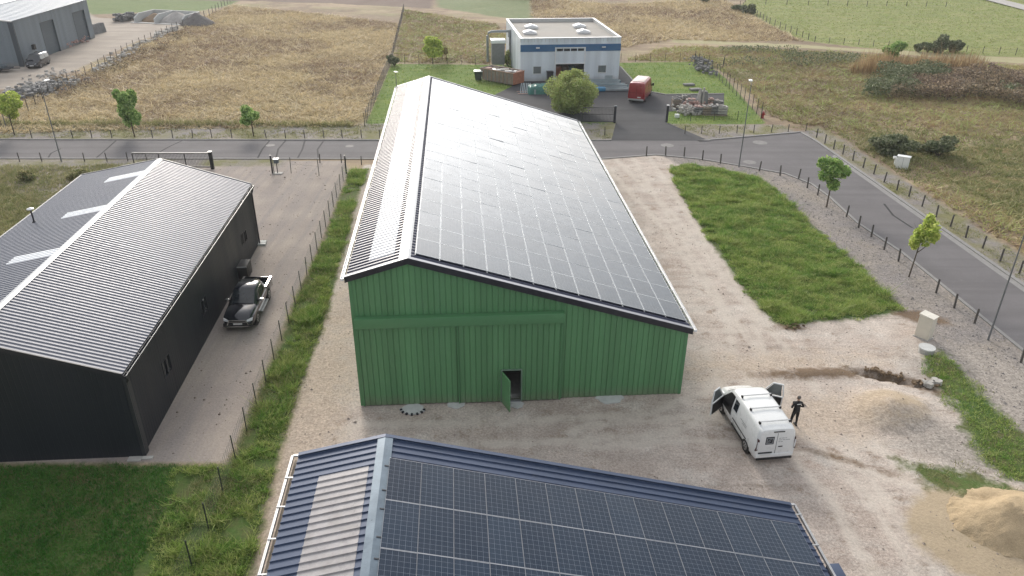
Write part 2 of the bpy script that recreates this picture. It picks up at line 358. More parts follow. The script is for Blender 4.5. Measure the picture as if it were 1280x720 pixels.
col = MX(nt, lay('past', .4, .4), col, speck(past, edge1, .35, .65, .88, 1.12))
col = MX(nt, lay('fgreen', .8, .8), col, speck(MX(nt, midn, (.11, .17, .06), (.16, .20, .075)), edge1, .3, .7, .85, 1.15))
col = MX(nt, lay('fgb', .8, .8), col, speck(MX(nt, midn, (.13, .18, .08), (.20, .22, .11)), edge1, .3, .7, .85, 1.15))
col = MX(nt, lay('plow', .8, .6), col, speck(MX(nt, NO(nt, mp((.04, .6, 1)), 1, 4), (.14, .105, .085), (.20, .15, .12)), fine, .3, .7, .85, 1.15))
col = MX(nt, lay('track', .45, .4), col, MX(nt, edge1, (.32, .31, .16), (.42, .37, .24)))
mown = tri((.130, .200, .040), (.175, .225, .055), (.10, .165, .035), midn, NO(nt, mp((.2, .9, 1), .15), 1, 5))
col = MX(nt, lay('mown', .12, .15), col, speck(mown, fine, .3, .7, .82, 1.18))
conc = tri((.36, .315, .27), (.42, .37, .32), (.30, .27, .24), midn, NO(nt, mp((.06, .4, 1), 1.2), 1, 4))
col = MX(nt, lay('conc', .5, .4), col, speck(conc, fine, .3, .7, .92, 1.08))
# left gravel drive
trk = NO(nt, mp((1.3, .07, 1), -.07), 1.0, 4, .6, .3)
drv = tri((.31, .27, .245), (.38, .33, .29), (.27, .245, .235), midn, trk)
drv = speck(drv, fine, .3, .7, .86, 1.14); drv = MX(nt, RMP(nt, vfine, .66, .74), drv, (.14, .10, .08))
col = MX(nt, lay('drive', .10, .15), col, drv)
# yard
tr2 = NO(nt, mp((.10, 1.5, 1), .62), 1.0, 5, .62, .5)
yard = tri((.455, .385, .335), (.56, .495, .44), (.385, .32, .28), midn, big)
rt = RMP(nt, N(nt, 'ShaderNodeSeparateXYZ', {0: pos}).outputs[0], 6, 16, .25, 1.0); yard = MX(nt, MA(nt, 'MULTIPLY', rt, RMP(nt, tr2, .50, .68, 0, .8)), yard, (.50, .455, .41)); yard = MX(nt, MA(nt, 'MULTIPLY', rt, RMP(nt, tr2, .46, .30, 0, .8)), yard, (.32, .275, .235))
yard = MX(nt, RMP(nt, NO(nt, pos, .9, 6, .7), .56, .68), yard, (.31, .245, .195))
yard = MX(nt, RMP(nt, NO(nt, pos, .35, 7, .72), .52, .62, 0, .8), yard, (.56, .51, .46))
yard = speck(yard, fine, .32, .68, .72, 1.26); yard = speck(yard, vfine, .35, .65, .78, 1.2); yard = speck(yard, edge1, .35, .65, .88, 1.1)
ty_ = N(nt, 'ShaderNodeAttribute', attribute_name='sd_tyre').outputs['Fac']; ty_ = RMP(nt, MA(nt, 'ADD', ty_, MA(nt, 'MULTIPLY', MA(nt, 'SUBTRACT', edge1, .5), 1.1)), -.12, .25, 0, .75); yard = MX(nt, ty_, yard, speck((.56, .505, .445), fine, .3, .7, .88, 1.1))
s_ = N(nt, 'ShaderNodeSeparateXYZ', {0: pos})
# grit strip along the green barn's left side: warmer coarse gravel
col = MX(nt, lay('yard', .18, .2), col, yard)
peb = N(nt, 'ShaderNodeTexVoronoi', {'Vector': pos, 'Scale': 7.0}).outputs['Color']
pebf = N(nt, 'ShaderNodeSeparateColor', {0: peb}).outputs[0]
vg = tri((.225, .21, .205), (.275, .25, .235), (.30, .265, .225), midn, edge2)
vg = speck(speck(vg, fine, .32, .68, .70, 1.28), pebf, 0, 1, .84, 1.18)
col = MX(nt, lay('verge', .45, .35, .3), col, vg)
vg2 = MX(nt, RMP(nt, midn, .42, .6), vg, speck(MX(nt, edge1, (.16, .17, .075), (.22, .20, .11)), fine, .3, .7, .8, 1.2))
col = MX(nt, lay('vfar', .25, .25), col, vg2); col = MX(nt, lay('vout', .5, .4, .3), col, vg2); col = MX(nt, lay('vnear', .4, .3), col, vg2)
heap = N(nt, 'ShaderNodeAttribute', attribute_name='sd_heap').outputs['Fac']
hv = RMP(nt, MA(nt, 'ADD', heap, MA(nt, 'MULTIPLY', MA(nt, 'SUBTRACT', edge1, .5), 1.2)), -.25, .25)
col = MX(nt, hv, col, speck(MX(nt, edge1, (.44, .36, .255), (.37, .30, .21)), fine, .3, .7, .88, 1.12))
wv = N(nt, 'ShaderNodeAttribute', attribute_name='sd_warm').outputs['Fac']; wv = RMP(nt, MA(nt, 'ADD', wv, MA(nt, 'MULTIPLY', MA(nt, 'SUBTRACT', edge1, .5), 4.0)), -.6, .9)
col = MX(nt, MA(nt, 'MULTIPLY', wv, .75), col, speck(speck(MX(nt, edge1, (.40, .32, .25), (.47, .39, .31)), fine, .32, .68, .70, 1.28), pebf, 0, 1, .84, 1.18))
gv = N(nt, 'ShaderNodeAttribute', attribute_name='sd_grit').outputs['Fac']
gvv = RMP(nt, MA(nt, 'ADD', gv, MA(nt, 'MULTIPLY', MA(nt, 'SUBTRACT', edge1, .5), 4.0)), -.9, .9)
col = MX(nt, gvv, col, speck(speck(MX(nt, edge1, (.30, .275, .25), (.37, .33, .29)), fine, .32, .68, .66, 1.3), pebf, 0, 1, .82, 1.2))
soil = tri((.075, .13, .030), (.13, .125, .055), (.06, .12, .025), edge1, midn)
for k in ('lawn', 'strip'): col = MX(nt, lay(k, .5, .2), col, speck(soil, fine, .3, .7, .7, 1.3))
for k in ('weed', 'weedb'): col = MX(nt, lay(k, .9, .3), col, speck(soil, fine, .3, .7, .7, 1.3))
dk = N(nt, 'ShaderNodeAttribute', attribute_name='sd_mud').outputs['Fac']
dkv = RMP(nt, MA(nt, 'ADD', dk, MA(nt, 'MULTIPLY', MA(nt, 'SUBTRACT', edge1, .5), 1.6)), -.2, .25)
col = MX(nt, dkv, col, speck(MX(nt, edge1, (.13, .09, .06), (.22, .16, .11)), fine, .3, .7, .8, 1.2))
nt.links.new(col, p.inputs['Base Color']); p.inputs['Roughness'].default_value = .95; p.inputs['Specular IOR Level'].default_value = .2
hh = MA(nt, 'ADD', MA(nt, 'MULTIPLY', fine, .5), MA(nt, 'ADD', MA(nt, 'MULTIPLY', edge1, 1.0), MA(nt, 'MULTIPLY', vfine, .2)))
nt.links.new(N(nt, 'ShaderNodeBump', {'Strength': .55, 'Distance': .09, 'Height': hh}).outputs[0], p.inputs['Normal'])
M_ground = m
def blob(c, rx, ry, rz=0):
    dx, dy = xf-c[0], yf-c[1]; cs, sn = math.cos(rz), math.sin(rz); u = (dx*cs+dy*sn)/rx; v = (-dx*sn+dy*cs)/ry
    return (1-np.sqrt(u*u+v*v))*min(rx, ry)
att = {'sd_'+k: (np.clip(v, -4, 4), 'POINT') for k, v in SD.items() if k != 'roadm'}
att['sd_heap'] = (np.clip(np.maximum(blob(G(1112, 513), 2.0, 1.5, .3), blob(G(1250, 665), 3.9, 2.9, .2)), -3, 3), 'POINT')
att['sd_grit'] = (np.clip(np.maximum.reduce([blob(G(1208, 562), 3.2, 2.0, -.5), blob(G(1240, 480), 3.5, 4.2, .6)]), -3, 3), 'POINT')
def pdist(pl):
    d = np.full(xf.shape, 1e9)
    for (ax, ay), (bx_, by_) in zip(pl, pl[1:]):
        ex, ey = bx_-ax, by_-ay; t = np.clip(((xf-ax)*ex+(yf-ay)*ey)/(ex*ex+ey*ey), 0, 1); d = np.minimum(d, np.hypot(xf-ax-t*ex, yf-ay-t*ey))
    return d
tyre = np.full(xf.shape, -3.0)
for pl in (PX((1330, 745), (1240, 660), (1150, 600), (1050, 560), (960, 545), (860, 535), (740, 545)), PX((760, 200), (830, 270), (900, 360), (960, 430), (1010, 500), (1090, 570), (1200, 720)), PX((800, 195), (860, 290), (920, 380), (935, 440), (900, 500), (820, 530), (660, 540), (450, 545)), PX((1120, 720), (1060, 620), (1000, 560), (940, 520), (900, 440))):
    tyre = np.maximum(tyre, .30-np.abs(pdist(pl)-.85))
att['sd_tyre'] = (tyre, 'POINT')
att['sd_warm'] = (np.clip(np.maximum.reduce([blob((-9.9, 30), 1.7, 16, .07), blob(G(960, 455), 7, 1.2, .1), blob(G(1060, 520), 4, 2, .2)]), -3, 3), 'POINT')
att['sd_mud'] = (np.clip(np.maximum.reduce([blob(G(1105, 470), 2.0, .45, -.35), blob(G(1140, 480), 1.6, .35, -.5), blob(G(1180, 212), 4.0, 2.0, -.3), blob(G(1015, 467), 3.2, .55, .05),
     blob(G(985, 410), .9, .35), blob(G(1030, 568), 3.0, .18, -.45), blob(G(1150, 396), 1.6, .8, -.4)]), -3, 3), 'POINT')
go = link('ground', mesh_np('ground', np.stack([xf, yf, Z], 1), Fq, M_ground, att, True)); tag(go, 'earth ground of meadow, gravel yard and grass', None, None, 'structure')

def sheet(name, poly, z, m_, label=None, th=.0, rag=0):
    pts = []
    for k in range(len(poly)):
        a, b = poly[k], poly[(k+1) % len(poly)]; L = math.hypot(b[0]-a[0], b[1]-a[1]); n = max(1, int(L/.5)) if rag else 1
        for j in range(n):
            t = j/n; x = a[0]+(b[0]-a[0])*t; y = a[1]+(b[1]-a[1])*t
            if rag: x += rag*(fbm(np.array([x*1.7]), np.array([y*1.7]), 3)[0]-.5)*2; y += rag*(fbm(np.array([x*1.7+9]), np.array([y*1.7]), 4)[0]-.5)*2
            pts.append((x, y, z))
    me = bpy.data.meshes.new(name); tr_ = tessellate_polygon([[Vector(q) for q in pts]])
    me.from_pydata(pts, [], [tuple(t) for t in tr_]); bm = bmesh.new(); bm.from_mesh(me); bmesh.ops.recalc_face_normals(bm, faces=bm.faces)
    if sum(f.normal.z for f in bm.faces) < 0: bmesh.ops.reverse_faces(bm, faces=bm.faces)
    bm.to_mesh(me); bm.free(); me.materials.append(m_)
    return tag(link(name, me), label, None, None, 'structure')
def asphalt(name, c, tint=.12):
    m, nt, p = base_mat(name); pos = N(nt, 'ShaderNodeNewGeometry').outputs['Position']
    a = NO(nt, pos, .25, 5, .65); b = NO(nt, pos, 40, 3, .7); d = NO(nt, N(nt, 'ShaderNodeMapping', {'Vector': pos, 'Scale': (.04, .9, 1)}).outputs[0], 1, 4)
    e = NO(nt, pos, 1.6, 6, .75)
    cc = MX(nt, RMP(nt, a, .35, .65), c, tuple(x*1.22 for x in c)); cc = MX(nt, RMP(nt, d, .45, .7, 0, .6), cc, tuple(x*.8 for x in c))
    cc = MX(nt, RMP(nt, e, .60, .72, 0, .5), cc, tuple(x*1.5 for x in c))
    f = RMP(nt, b, .3, .7, .75, 1.25); cc = MX(nt, 1.0, cc, N(nt, 'ShaderNodeCombineColor', {0: f, 1: f, 2: f}).outputs[0], 'MULTIPLY')
    nt.links.new(cc, p.inputs['Base Color']); p.inputs['Roughness'].default_value = .92; p.inputs['Specular IOR Level'].default_value = .25
    nt.links.new(N(nt, 'ShaderNodeBump', {'Strength': .3, 'Distance': .01, 'Height': b}).outputs[0], p.inputs['Normal'])
    return m
M_asph = asphalt('asphalt', (.145, .139, .143)); M_asph2 = asphalt('dark_asphalt', (.060, .061, .066))
sheet('road', roadpoly, .02, M_asph, 'grey asphalt road with a bend to the right')
P_apron = PX((762, 171), (770, 153), (832, 153), (884, 172)); P_apron[0] = (P_apron[0][0], top_y(P_apron[0][0])+.02); P_apron[-1] = (P_apron[-1][0], top_y(P_apron[-1][0])+.02)
sheet('driveway', P_apron, .026, M_asph2, 'dark asphalt driveway joining road to factory yard')
P_fy = PX((770, 153), (706, 152), (640, 146), (600, 128), (640, 108), (640, 95), (775, 82), (783, 92), (802, 113), (832, 118), (905, 117), (905, 133), (833, 140), (832, 153))
sheet('factory_yard', P_fy, .022, M_asph2, 'dark asphalt yard before the white factory')
# lighter drag patches across the road
def kerb(name, pts, label, w=.15, h=.10):
    b = MB()
    for a, c in zip(pts, pts[1:]): b.bar((a[0], a[1], h/2-.02), (c[0], c[1], h/2-.02), w, h+.04)
    return tag(b.build(name, M_kerb), label, None, None, 'structure')
dl, dr = P_apron[0], P_apron[-1]
kerb('kerb', [(-170, top_y(-170)+.08), (dl[0], top_y(dl[0])+.08)], 'pale kerb along the far edge of the road')
kerb('kerb', [(dl[0], top_y(dl[0])+.08), (dr[0], top_y(dr[0])+.08)], 'dropped kerb across the driveway', .15, .02)
kerb('kerb', [(dr[0], top_y(dr[0])+.08), roadpoly[1], *[(a+.05, b+.05) for a, b in RK]], 'pale kerb along the right outer edge of the road', .3)
kerb('kerb', [(-170, bot_y(-170)-.08), (G(745, 193)[0], bot_y(G(745, 193)[0])-.08), *[(a-.05, b-.05) for a, b in LK[::-1]]], 'pale kerb along the near edge of the road', .22, .07)
sheet('gutter_channel', [(a-.55, b-.55) for a, b in RK[2:]]+[(a-.05, b-.05) for a, b in RK[2:][::-1]], .026, M_kerb, 'pale concrete channel beside the right kerb')
M_cover = mat('cast_cover', (.20, .195, .19), .8, var=.3, scale=3)
for px, py, r in ((437, 183, .5), (338, 182, .55), (950, 166.5+12, .9), (937, 203, .75), (834, 182, .8)):
    x, y = G(px, py); b = MB(); b.tube([(x, y, .021), (x, y, .030)], r*.85, 20); tag(b.build('manhole_cover', M_cover), 'round iron manhole cover set in the road'if 0 else {437: 'small pale drain cover in road beside green barn roof', 338: 'pale oval drain cover in road left of the green barn', 950: 'pale ring manhole cover in road bend, farther of two', 937: 'pale ring manhole cover near the near kerb at the bend', 834: 'pale manhole cover in road below the factory driveway'}[px], 'manhole cover', 'manhole covers in the road')

ck = mat('crack_filler', (.028, .028, .030), .9)
for k, (p0, p1) in enumerate((((322, 198), (337, 176)), ((345, 198), (357, 176)), ((372, 198), (381, 176)), ((398, 198), (404, 177)), ((120, 198), (145, 176)), ((200, 190), (228, 176)), ((60, 198), (76, 186)), ((850, 182), (930, 178)), ((1105, 255), (1140, 285)))):
    a, c = G(*p0), G(*p1); mx_, my_ = (a[0]+c[0])/2+random.uniform(-.4, .4), (a[1]+c[1])/2; w_ = .09
    b = MB()
    for q0, q1 in ((a, (mx_, my_)), ((mx_, my_), c)): b.quad((q0[0]-w_, q0[1], .0245), (q0[0]+w_, q0[1], .0245), (q1[0]+w_, q1[1], .0245), (q1[0]-w_, q1[1], .0245))
    tag(b.build('road_seam', ck), 'dark sealed seam crossing the grey road', None, None, 'structure')
# ================================================================ buildings
RIB = [(0, 0), (.10, 1), (.20, 1), (.30, 0)]
WAVE = [(0, 0), (.14, 1), (.50, 1), (.64, 0)]
NRB = [(0, 0), (.04, 1), (.12, 1), (.16, 0)]
HLF = [(0, 0), (.10, 1), (.45, 1), (.55, 0)]
GRV = [(0, 0), (.05, 1), (.15, 1), (.20, 0)]
def breaks(a0, a1, pitch, prof, depth, extra=()):
    pts = []; a = a0
    while a < a1-1e-6:
        for t, h in prof:
            x = a+t*pitch
            if x < a1: pts.append((x, h*depth))
        a += pitch
    pts.append((a1, 0)); xs = [q[0] for q in pts]; ds = [q[1] for q in pts]
    for e in extra:
        if a0 < e < a1: pts.append((e, float(np.interp(e, xs, ds))))
    return sorted(pts)
def wall(mb, P0, d, out, L, ztop, pitch=.28, prof=GRV, depth=-.03, holes=(), z0=0.0, extra=(), t=0.0):
    P0, d, out = Vector(P0), Vector(d), Vector(out); ex = [q for h in holes for q in h[:2]]+list(extra)
    br = breaks(0, L, pitch, prof, depth, ex)
    for (a, da), (b, db) in zip(br, br[1:]):
        if b-a < 1e-5: continue
        mid = (a+b)/2; iv = [(z0, z0, ztop(a), ztop(b))]
        for h in holes:
            if h[0] < mid < h[1]: iv = [(z0, z0, h[2], h[2]), (h[3], h[3], ztop(a), ztop(b))]
        for za, zb, ya, yb in iv:
            if ya-za < 1e-4 and yb-zb < 1e-4: continue
            A = P0+d*a+out*da; B = P0+d*b+out*db
            mb.quad(A+Vector((0, 0, za)), B+Vector((0, 0, zb)), B+Vector((0, 0, yb)), A+Vector((0, 0, ya)))
            if t:
                o = out*-t; A2 = P0+d*a+o; B2 = P0+d*b+o
                mb.quad(B2+Vector((0, 0, zb)), A2+Vector((0, 0, za)), A2+Vector((0, 0, ya)), B2+Vector((0, 0, yb)))
def roofsheet(mb, a0, z0, a1, z1, b0, b1, pitch=.333, prof=RIB, depth=.045, under=.03, lift=0.0):
    """ribs run along a (down the slope)"""
    br = breaks(b0, b1, pitch, prof, depth); n = Vector((-(z1-z0), 0, a1-a0)).normalized()
    if n.z < 0: n = -n
    A = Vector((a0, 0, z0))+n*lift; B = Vector((a1, 0, z1))+n*lift
    for (p, dp), (q, dq) in zip(br, br[1:]):
        y0, y1 = Vector((0, p, 0)), Vector((0, q, 0))
        mb.quad(A+n*dp+y0, B+n*dp+y0, B+n*dq+y1, A+n*dq+y1)
        for E_ in (A, B): mb.quad(E_-n*under+y0, E_+n*dp+y0, E_+n*dq+y1, E_-n*under+y1)
    u = -n*under; mb.quad(A+u+Vector((0, b0, 0)), A+u+Vector((0, b1, 0)), B+u+Vector((0, b1, 0)), B+u+Vector((0, b0, 0)))
    for b_ in (b0, b1):
        v = Vector((0, b_, 0)); mb.quad(A+v, B+v, B+u+v, A+u+v)
def slopebar(mb, a0, z0, a1, z1, y0, y1, up, dn):
    mb.extr([(a0, y0, z0+up), (a1, y0, z1+up), (a1, y0, z1-dn), (a0, y0, z0-dn)], (0, y1-y0, 0))
def gutter(mb, a, z, b0, b1, w=.16, h=.12, t=.012, brk=2.0, inner=.0, sgn=1):
    mb.bx(a-w/2, a+w/2, b0, b1, z-h, z-h+t); mb.bx(a-w/2, a-w/2+t, b0, b1, z-h+t, z); mb.bx(a+w/2-t, a+w/2, b0, b1, z-h+t, z)
    for b_ in (b0, b1): mb.bx(a-w/2, a+w/2, b_-t, b_+t, z-h+t, z-.01)
    b = b0+.25
    while b < b1: mb.bx(min(a-w/2, a+sgn*inner), max(a+w/2, a+sgn*inner), b, b+.045, z+.002, z+.02); b += brk
def solar_mesh(w, l, frame=.022, th=.035, fs=None):
    fs = fs or frame; g = MB(); g.bx(fs, w-fs, frame, l-frame, 0, th-.003)
    f = MB(); f.bx(0, w, 0, frame, 0, th); f.bx(0, w, l-frame, l, 0, th); f.bx(0, fs, frame, l-frame, 0, th); f.bx(w-fs, w, frame, l-frame, 0, th)
    return g, f
def cells(name, nx_, ny_, w, l, ca, cb, lw=.045, rough=.12, line=(.30, .32, .35), tint=.25, spec=.75):
    m, nt, p = base_mat(name); tc = N(nt, 'ShaderNodeTexCoord').outputs['Object']; s = N(nt, 'ShaderNodeSeparateXYZ', {0: tc})
    def ln(v, k, n, lw):
        f = MA(nt, 'FRACT', MA(nt, 'MULTIPLY', MA(nt, 'DIVIDE', v, k), n)); return MA(nt, 'GREATER_THAN', MA(nt, 'ABSOLUTE', MA(nt, 'SUBTRACT', f, .5)), .5-lw)
    a = MA(nt, 'MAXIMUM', ln(s.outputs[0], w, nx_, lw), ln(s.outputs[1], l, ny_, lw*.9))
    oi = N(nt, 'ShaderNodeObjectInfo').outputs['Random']; pos = N(nt, 'ShaderNodeNewGeometry').outputs['Position']
    c = MX(nt, RMP(nt, MA(nt, 'ADD', MA(nt, 'MULTIPLY', oi, .6), MA(nt, 'MULTIPLY', NO(nt, pos, .8, 3), .5)), .2, .9), ca, cb)
    bus = ln(s.outputs[0], w, nx_*3, .03); c = MX(nt, MA(nt, 'MULTIPLY', bus, .25), c, line)
    c = MX(nt, a, c, line)
    dst = RMP(nt, NO(nt, pos, 1.5, 5, .65), .4, .75, 0, tint); c = MX(nt, dst, c, (.20, .19, .175))
    nt.links.new(c, p.inputs['Base Color']); p.inputs['Roughness'].default_value = rough; p.inputs['Specular IOR Level'].default_value = spec
    nt.links.new(RMP(nt, NO(nt, pos, 2.5, 4), .3, .7, rough*.8, rough*1.5), p.inputs['Roughness'])
    return m
M_cellN = cells('solar_cells', 6, 10, .982, 1.784, (.011, .022, .042), (.018, .034, .060), .020, .13, (.20, .235, .29), .04, .30)
M_cellG = cells('dark_solar_cells', 6, 12, 1.155, 1.775, (.024, .040, .060), (.040, .060, .084), .02, .17, (.10, .125, .15), .16)
M_frame = mat('panel_frame_aluminium', (.40, .42, .46), .45, .3, var=.05); M_frameG = mat('dull_panel_frame', (.55, .58, .60), .4, .3, var=.05)
YAW = .0746
# ---- green barn
GX, GY, GW, GL = -7.67, 31.67, 16.597, 38.815
gb = thing('green_barn', 'large barn with green ribbed metal walls and solar panels on its long right slope', 'barn', (GX, GY, 0), YAW)
EL, RG, ER = (-.06, 7.46), (2.836, 8.329), (16.72, 4.058)
def gtop(a): return (EL[1]+(RG[1]-EL[1])*(a-EL[0])/(RG[0]-EL[0]) if a < RG[0] else RG[1]+(ER[1]-RG[1])*(a-RG[0])/(ER[0]-RG[0]))-.06
DH = (7.2, 8.17, .05, 1.97)
b = MB(); wall(b, (0, 0, 0), (1, 0, 0), (0, -1, 0), GW, gtop, holes=[DH], extra=[RG[0]], z0=.02, t=.08)
wall(b, (GW, 0, 0), (0, 1, 0), (1, 0, 0), GL, lambda y: gtop(GW), z0=.02); wall(b, (0, GL, 0), (0, -1, 0), (-1, 0, 0), GL, lambda y: gtop(0), z0=.02)
wall(b, (GW, GL, 0), (-1, 0, 0), (0, 1, 0), GW, lambda a: gtop(GW-a), extra=[GW-RG[0]], z0=.02)
b.build('wall', M_green, gb)
b = MB(); b.bx(-.035, .12, -.035, -.005, .02, 7.3); b.bx(-.035, -.005, -.005, .12, .02, 7.3); b.build('corner_trim', M_greend, gb)
b = MB(); b.bx(GW-.12, GW+.035, -.035, -.005, .02, 3.95); b.bx(GW+.005, GW+.035, -.005, .12, .02, 3.95); b.build('corner_trim', M_greend, gb)
b = MB(); b.bx(10.22, 10.30, -.03, -.004, .02, 5.7); b.build('joint_trim', M_greend, gb)
b = MB(); b.bx(.1, GW-.1, .1, GL-.1, -.1, .06); b.build('floor', M_concrete, gb)
# sliding doors
d1 = MB(); wall(d1, (.17, -.10, 0), (1, 0, 0), (0, -1, 0), 4.92, lambda a: 4.9, z0=.06, t=.06); d1.build('sliding_door', M_green, gb)
d2 = MB(); wall(d2, (5.02, -.16, 0), (1, 0, 0), (0, -1, 0), 5.2, lambda a: 4.9, holes=[(DH[0]-5.02, DH[1]-5.02, .06, 1.97)], z0=.06, t=.06)
sd2 = d2.build('sliding_door', M_green, gb)
for x in (5.02, 10.18): b = MB(); b.bx(x-.03, x+.03, -.215, -.17, .06, 4.72); b.build('door_edge_trim', M_greend, gb)
b = MB(); b.bx(.14, .20, -.15, -.11, .06, 4.72); b.build('door_edge_trim', M_greend, gb)
b = MB(); b.bx(DH[0]-.06, DH[0], -.225, -.08, .05, 2.03); b.bx(DH[1], DH[1]+.06, -.225, -.08, .05, 2.03); b.bx(DH[0], DH[1], -.225, -.08, 1.97, 2.03); b.build('door_frame', mat('pale_door_frame', (.16, .24, .18), .5), sd2)
b = MB(); b.bx(DH[0]+.25, DH[1]+.02, -.24, -.08, .02, .09); b.build('threshold', M_galv, sd2)
hx, hy = DH[0]+.01, -.24; dx, dy = .36, -.93; b = MB(); b.bar((hx, hy, 1.0), (hx+dx*.93, hy+dy*.93, 1.0), .05, 1.9); dd = b.build('door', M_green, gb)
b = MB(); b.box((hx+dx*.8+.06, hy+dy*.8, 1.0), (.16, .05, .05), math.atan2(dy, dx)+math.pi/2); b.build('handle', M_galv, dd)
b = MB(); b.bx(.12, 10.25, -.36, -.02, 4.74, 5.27); b.build('door_rail_cover', M_greend, gb, bevel=.02)
# roof
b = MB(); roofsheet(b, EL[0], EL[1], RG[0], RG[1], -.12, GL+.1, prof=HLF, depth=.07); roofsheet(b, RG[0], RG[1], ER[0], ER[1], -.12, GL+.1)
rf = b.build('roof', M_slateroof, gb)
def onl(a): return EL[1]+(RG[1]-EL[1])*(a-EL[0])/(RG[0]-EL[0])
b = MB(); roofsheet(b, .92, onl(.92), 2.16, onl(2.16), -.12+.333*3, GL-.35, prof=HLF, depth=.07, lift=.009, under=.004); b.build('translucent_strip', M_polyb, gb)
b = MB(); slopebar(b, 2.40, onl(2.40)+.055, RG[0], RG[1]+.055, -.16, GL+.14, .012, 0); slopebar(b, RG[0], RG[1]+.055, 2.96, RG[1]+.055-.038, -.16, GL+.14, .012, 0); b.build('ridge_cap', M_ridge, rf)
for y0, y1 in ((-.20, -.125), (GL+.105, GL+.18)):
    b = MB(); slopebar(b, EL[0]-.1, EL[1]-.03, RG[0], RG[1], y0, y1, .05, .25); slopebar(b, RG[0], RG[1], ER[0]+.08, ER[1]-.03, y0, y1, .05, .28)
    b.build('gable_fascia', M_slate, gb)
for y0, y1 in ((-.225, -.02), (GL, GL+.2)):
    b = MB(); slopebar(b, EL[0]-.1, EL[1]-.03, RG[0], RG[1], y0, y1, .072, -.052); slopebar(b, RG[0], RG[1], ER[0]+.08, ER[1]-.03, y0, y1, .072, -.052)
    b.build('gable_flashing', mat('pale_flashing', (.30, .31, .34), .4, .3), gb)
b = MB(); gutter(b, -.27, 7.42, -.2, GL+.15, .15, .13, inner=.3); gg = b.build('gutter', M_wgut, gb)
b = MB(); gutter(b, ER[0]+.20, 4.02, -.2, GL+.15, .15, .13, inner=.35, sgn=-1); b.build('gutter', M_wgut, gb)
b = MB(); b.tube([(-.12, GL-.2, 7.2), (-.12, GL-.2, .1)], .05); b.build('downspout', M_galv, gb); b = MB(); b.tube([(GW+.12, GL-.2, 3.9), (GW+.12, GL-.2, .1)], .05); b.build('downspout', M_galv, gb)
# green barn panels
SL = math.atan2(RG[1]-ER[1], ER[0]-RG[0]); ca_, sa_ = math.cos(SL), math.sin(SL)
def slope_loc(a, b_, lift): return Vector((RG[0]+a*ca_+lift*sa_, b_, RG[1]-a*sa_+lift*ca_))
pw, pl = 1.152, 1.775; pg, pf = solar_mesh(pw, pl, .020)
mb = MB(); mb.add(pg.v, pg.f); mb.k = 1; mb.add(pf.v, pf.f)
proto = mb.build('solar_panel', [M_cellG, M_frameG], gb); cnt = 0; rest = MB()
for r in range(21):
    for c_ in range(12):
        loc = slope_loc(.32+c_*1.172, .42+r*1.797, .085); tx, ty = RS.normal(0, .0034), RS.normal(0, .0034)
        if cnt < 100:
            o = proto if cnt == 0 else proto.copy()
            if cnt: COL.objects.link(o)
            o.location = loc; o.rotation_euler = (tx, SL+ty, 0); o['group'] = 'solar panels on the green barn roof'
        else:
            Mx = Matrix.Translation(loc) @ Matrix.Rotation(SL+ty, 4, 'Y') @ Matrix.Rotation(tx, 4, 'X')
            for src, k in ((pg, 0), (pf, 1)): rest.k = k; rest.add([Mx @ Vector(v) for v in src.v], src.f)
        cnt += 1
M_cellR = mat('far_solar_glass', (.030, .046, .066), .17, var=.25, scale=.5, spec=.75, dirt=((.06, .065, .075), .5))
o = rest.build('solar_panel', [M_cellR, M_frameG], gb); tag(o, None, None, 'solar panels on the green barn roof', 'stuff')
b = MB()
for c_ in range(13): b.extr([slope_loc(.32+c_*1.172-.03, .3, .055), slope_loc(.32+c_*1.172+.02, .3, .055), slope_loc(.32+c_*1.172+.02, .3, .08), slope_loc(.32+c_*1.172-.03, .3, .08)], (0, 37.9, 0))
b.build('mounting_rail', M_galv, gb)
# footings at barn front
for (px, py, rx, lab) in ((516, 512, .62, 'pale round concrete footing with stones under the left sliding door of the green barn'), (570, 506, .45, 'pale concrete patch under the middle of the green barn doors'), (645, 506, .42, 'small pale concrete patch before the open door'), (762, 498, .7, 'faint pale concrete patch at the foot of the right green wall')):
    x, y = G(px, py); t = thing('concrete_footing', lab, 'footing', (x, y, 0)); b = MB(); n = 18
    b.extr([(rx*(1+.16*random.uniform(-1, 1))*math.cos(k*2*math.pi/n), rx*.75*(1+.16*random.uniform(-1, 1))*math.sin(k*2*math.pi/n), .0) for k in range(n)], (0, 0, .045)); b.build('slab', M_concb, t)
    if px == 516:
        for k in range(7):
            a = R(190+k*27); b = MB(); b.box((rx*.95*math.cos(a), rx*.75*math.sin(a), .05), (.13, .11, .09), a); b.build('stone', M_slate, t, bevel=.02)
# ---- near barn
NX, NY = -3.98, 19.18; NLn = 17.5
nb = thing('near_barn', 'nearest barn with navy ribbed roof, gridded solar panels and a translucent strip', 'barn', (NX, NY, 0), YAW)
NE, NR, NF = (-2.80, 7.41), (0, 8.023), (13.9, 4.284)
b = MB(); roofsheet(b, NE[0], NE[1], NR[0], NR[1], -NLn, 0, pitch=.285, prof=NRB, depth=.040); roofsheet(b, NR[0], NR[1], NF[0], NF[1], -NLn, 0, pitch=.285, prof=NRB, depth=.040); nrf = b.build('roof', M_navy, nb)
onn = lambda a: NR[1]+(NE[1]-NR[1])*(a-NR[0])/(NE[0]-NR[0])
b = MB(); roofsheet(b, -1.95, onn(-1.95), -.42, onn(-.42), -NLn+.57, -1.255, pitch=.285, prof=NRB, depth=.040, lift=.010, under=.004); b.build('translucent_strip', M_poly, nb)
b = MB(); slopebar(b, -.24, onn(-.24)+.055, 0, NR[1]+.06, -NLn, .03, .014, 0); slopebar(b, 0, NR[1]+.06, .24, NR[1]+.06-.0645, -NLn, .03, .014, 0); b.build('ridge_cap', M_navyr, nrf)
b = MB()
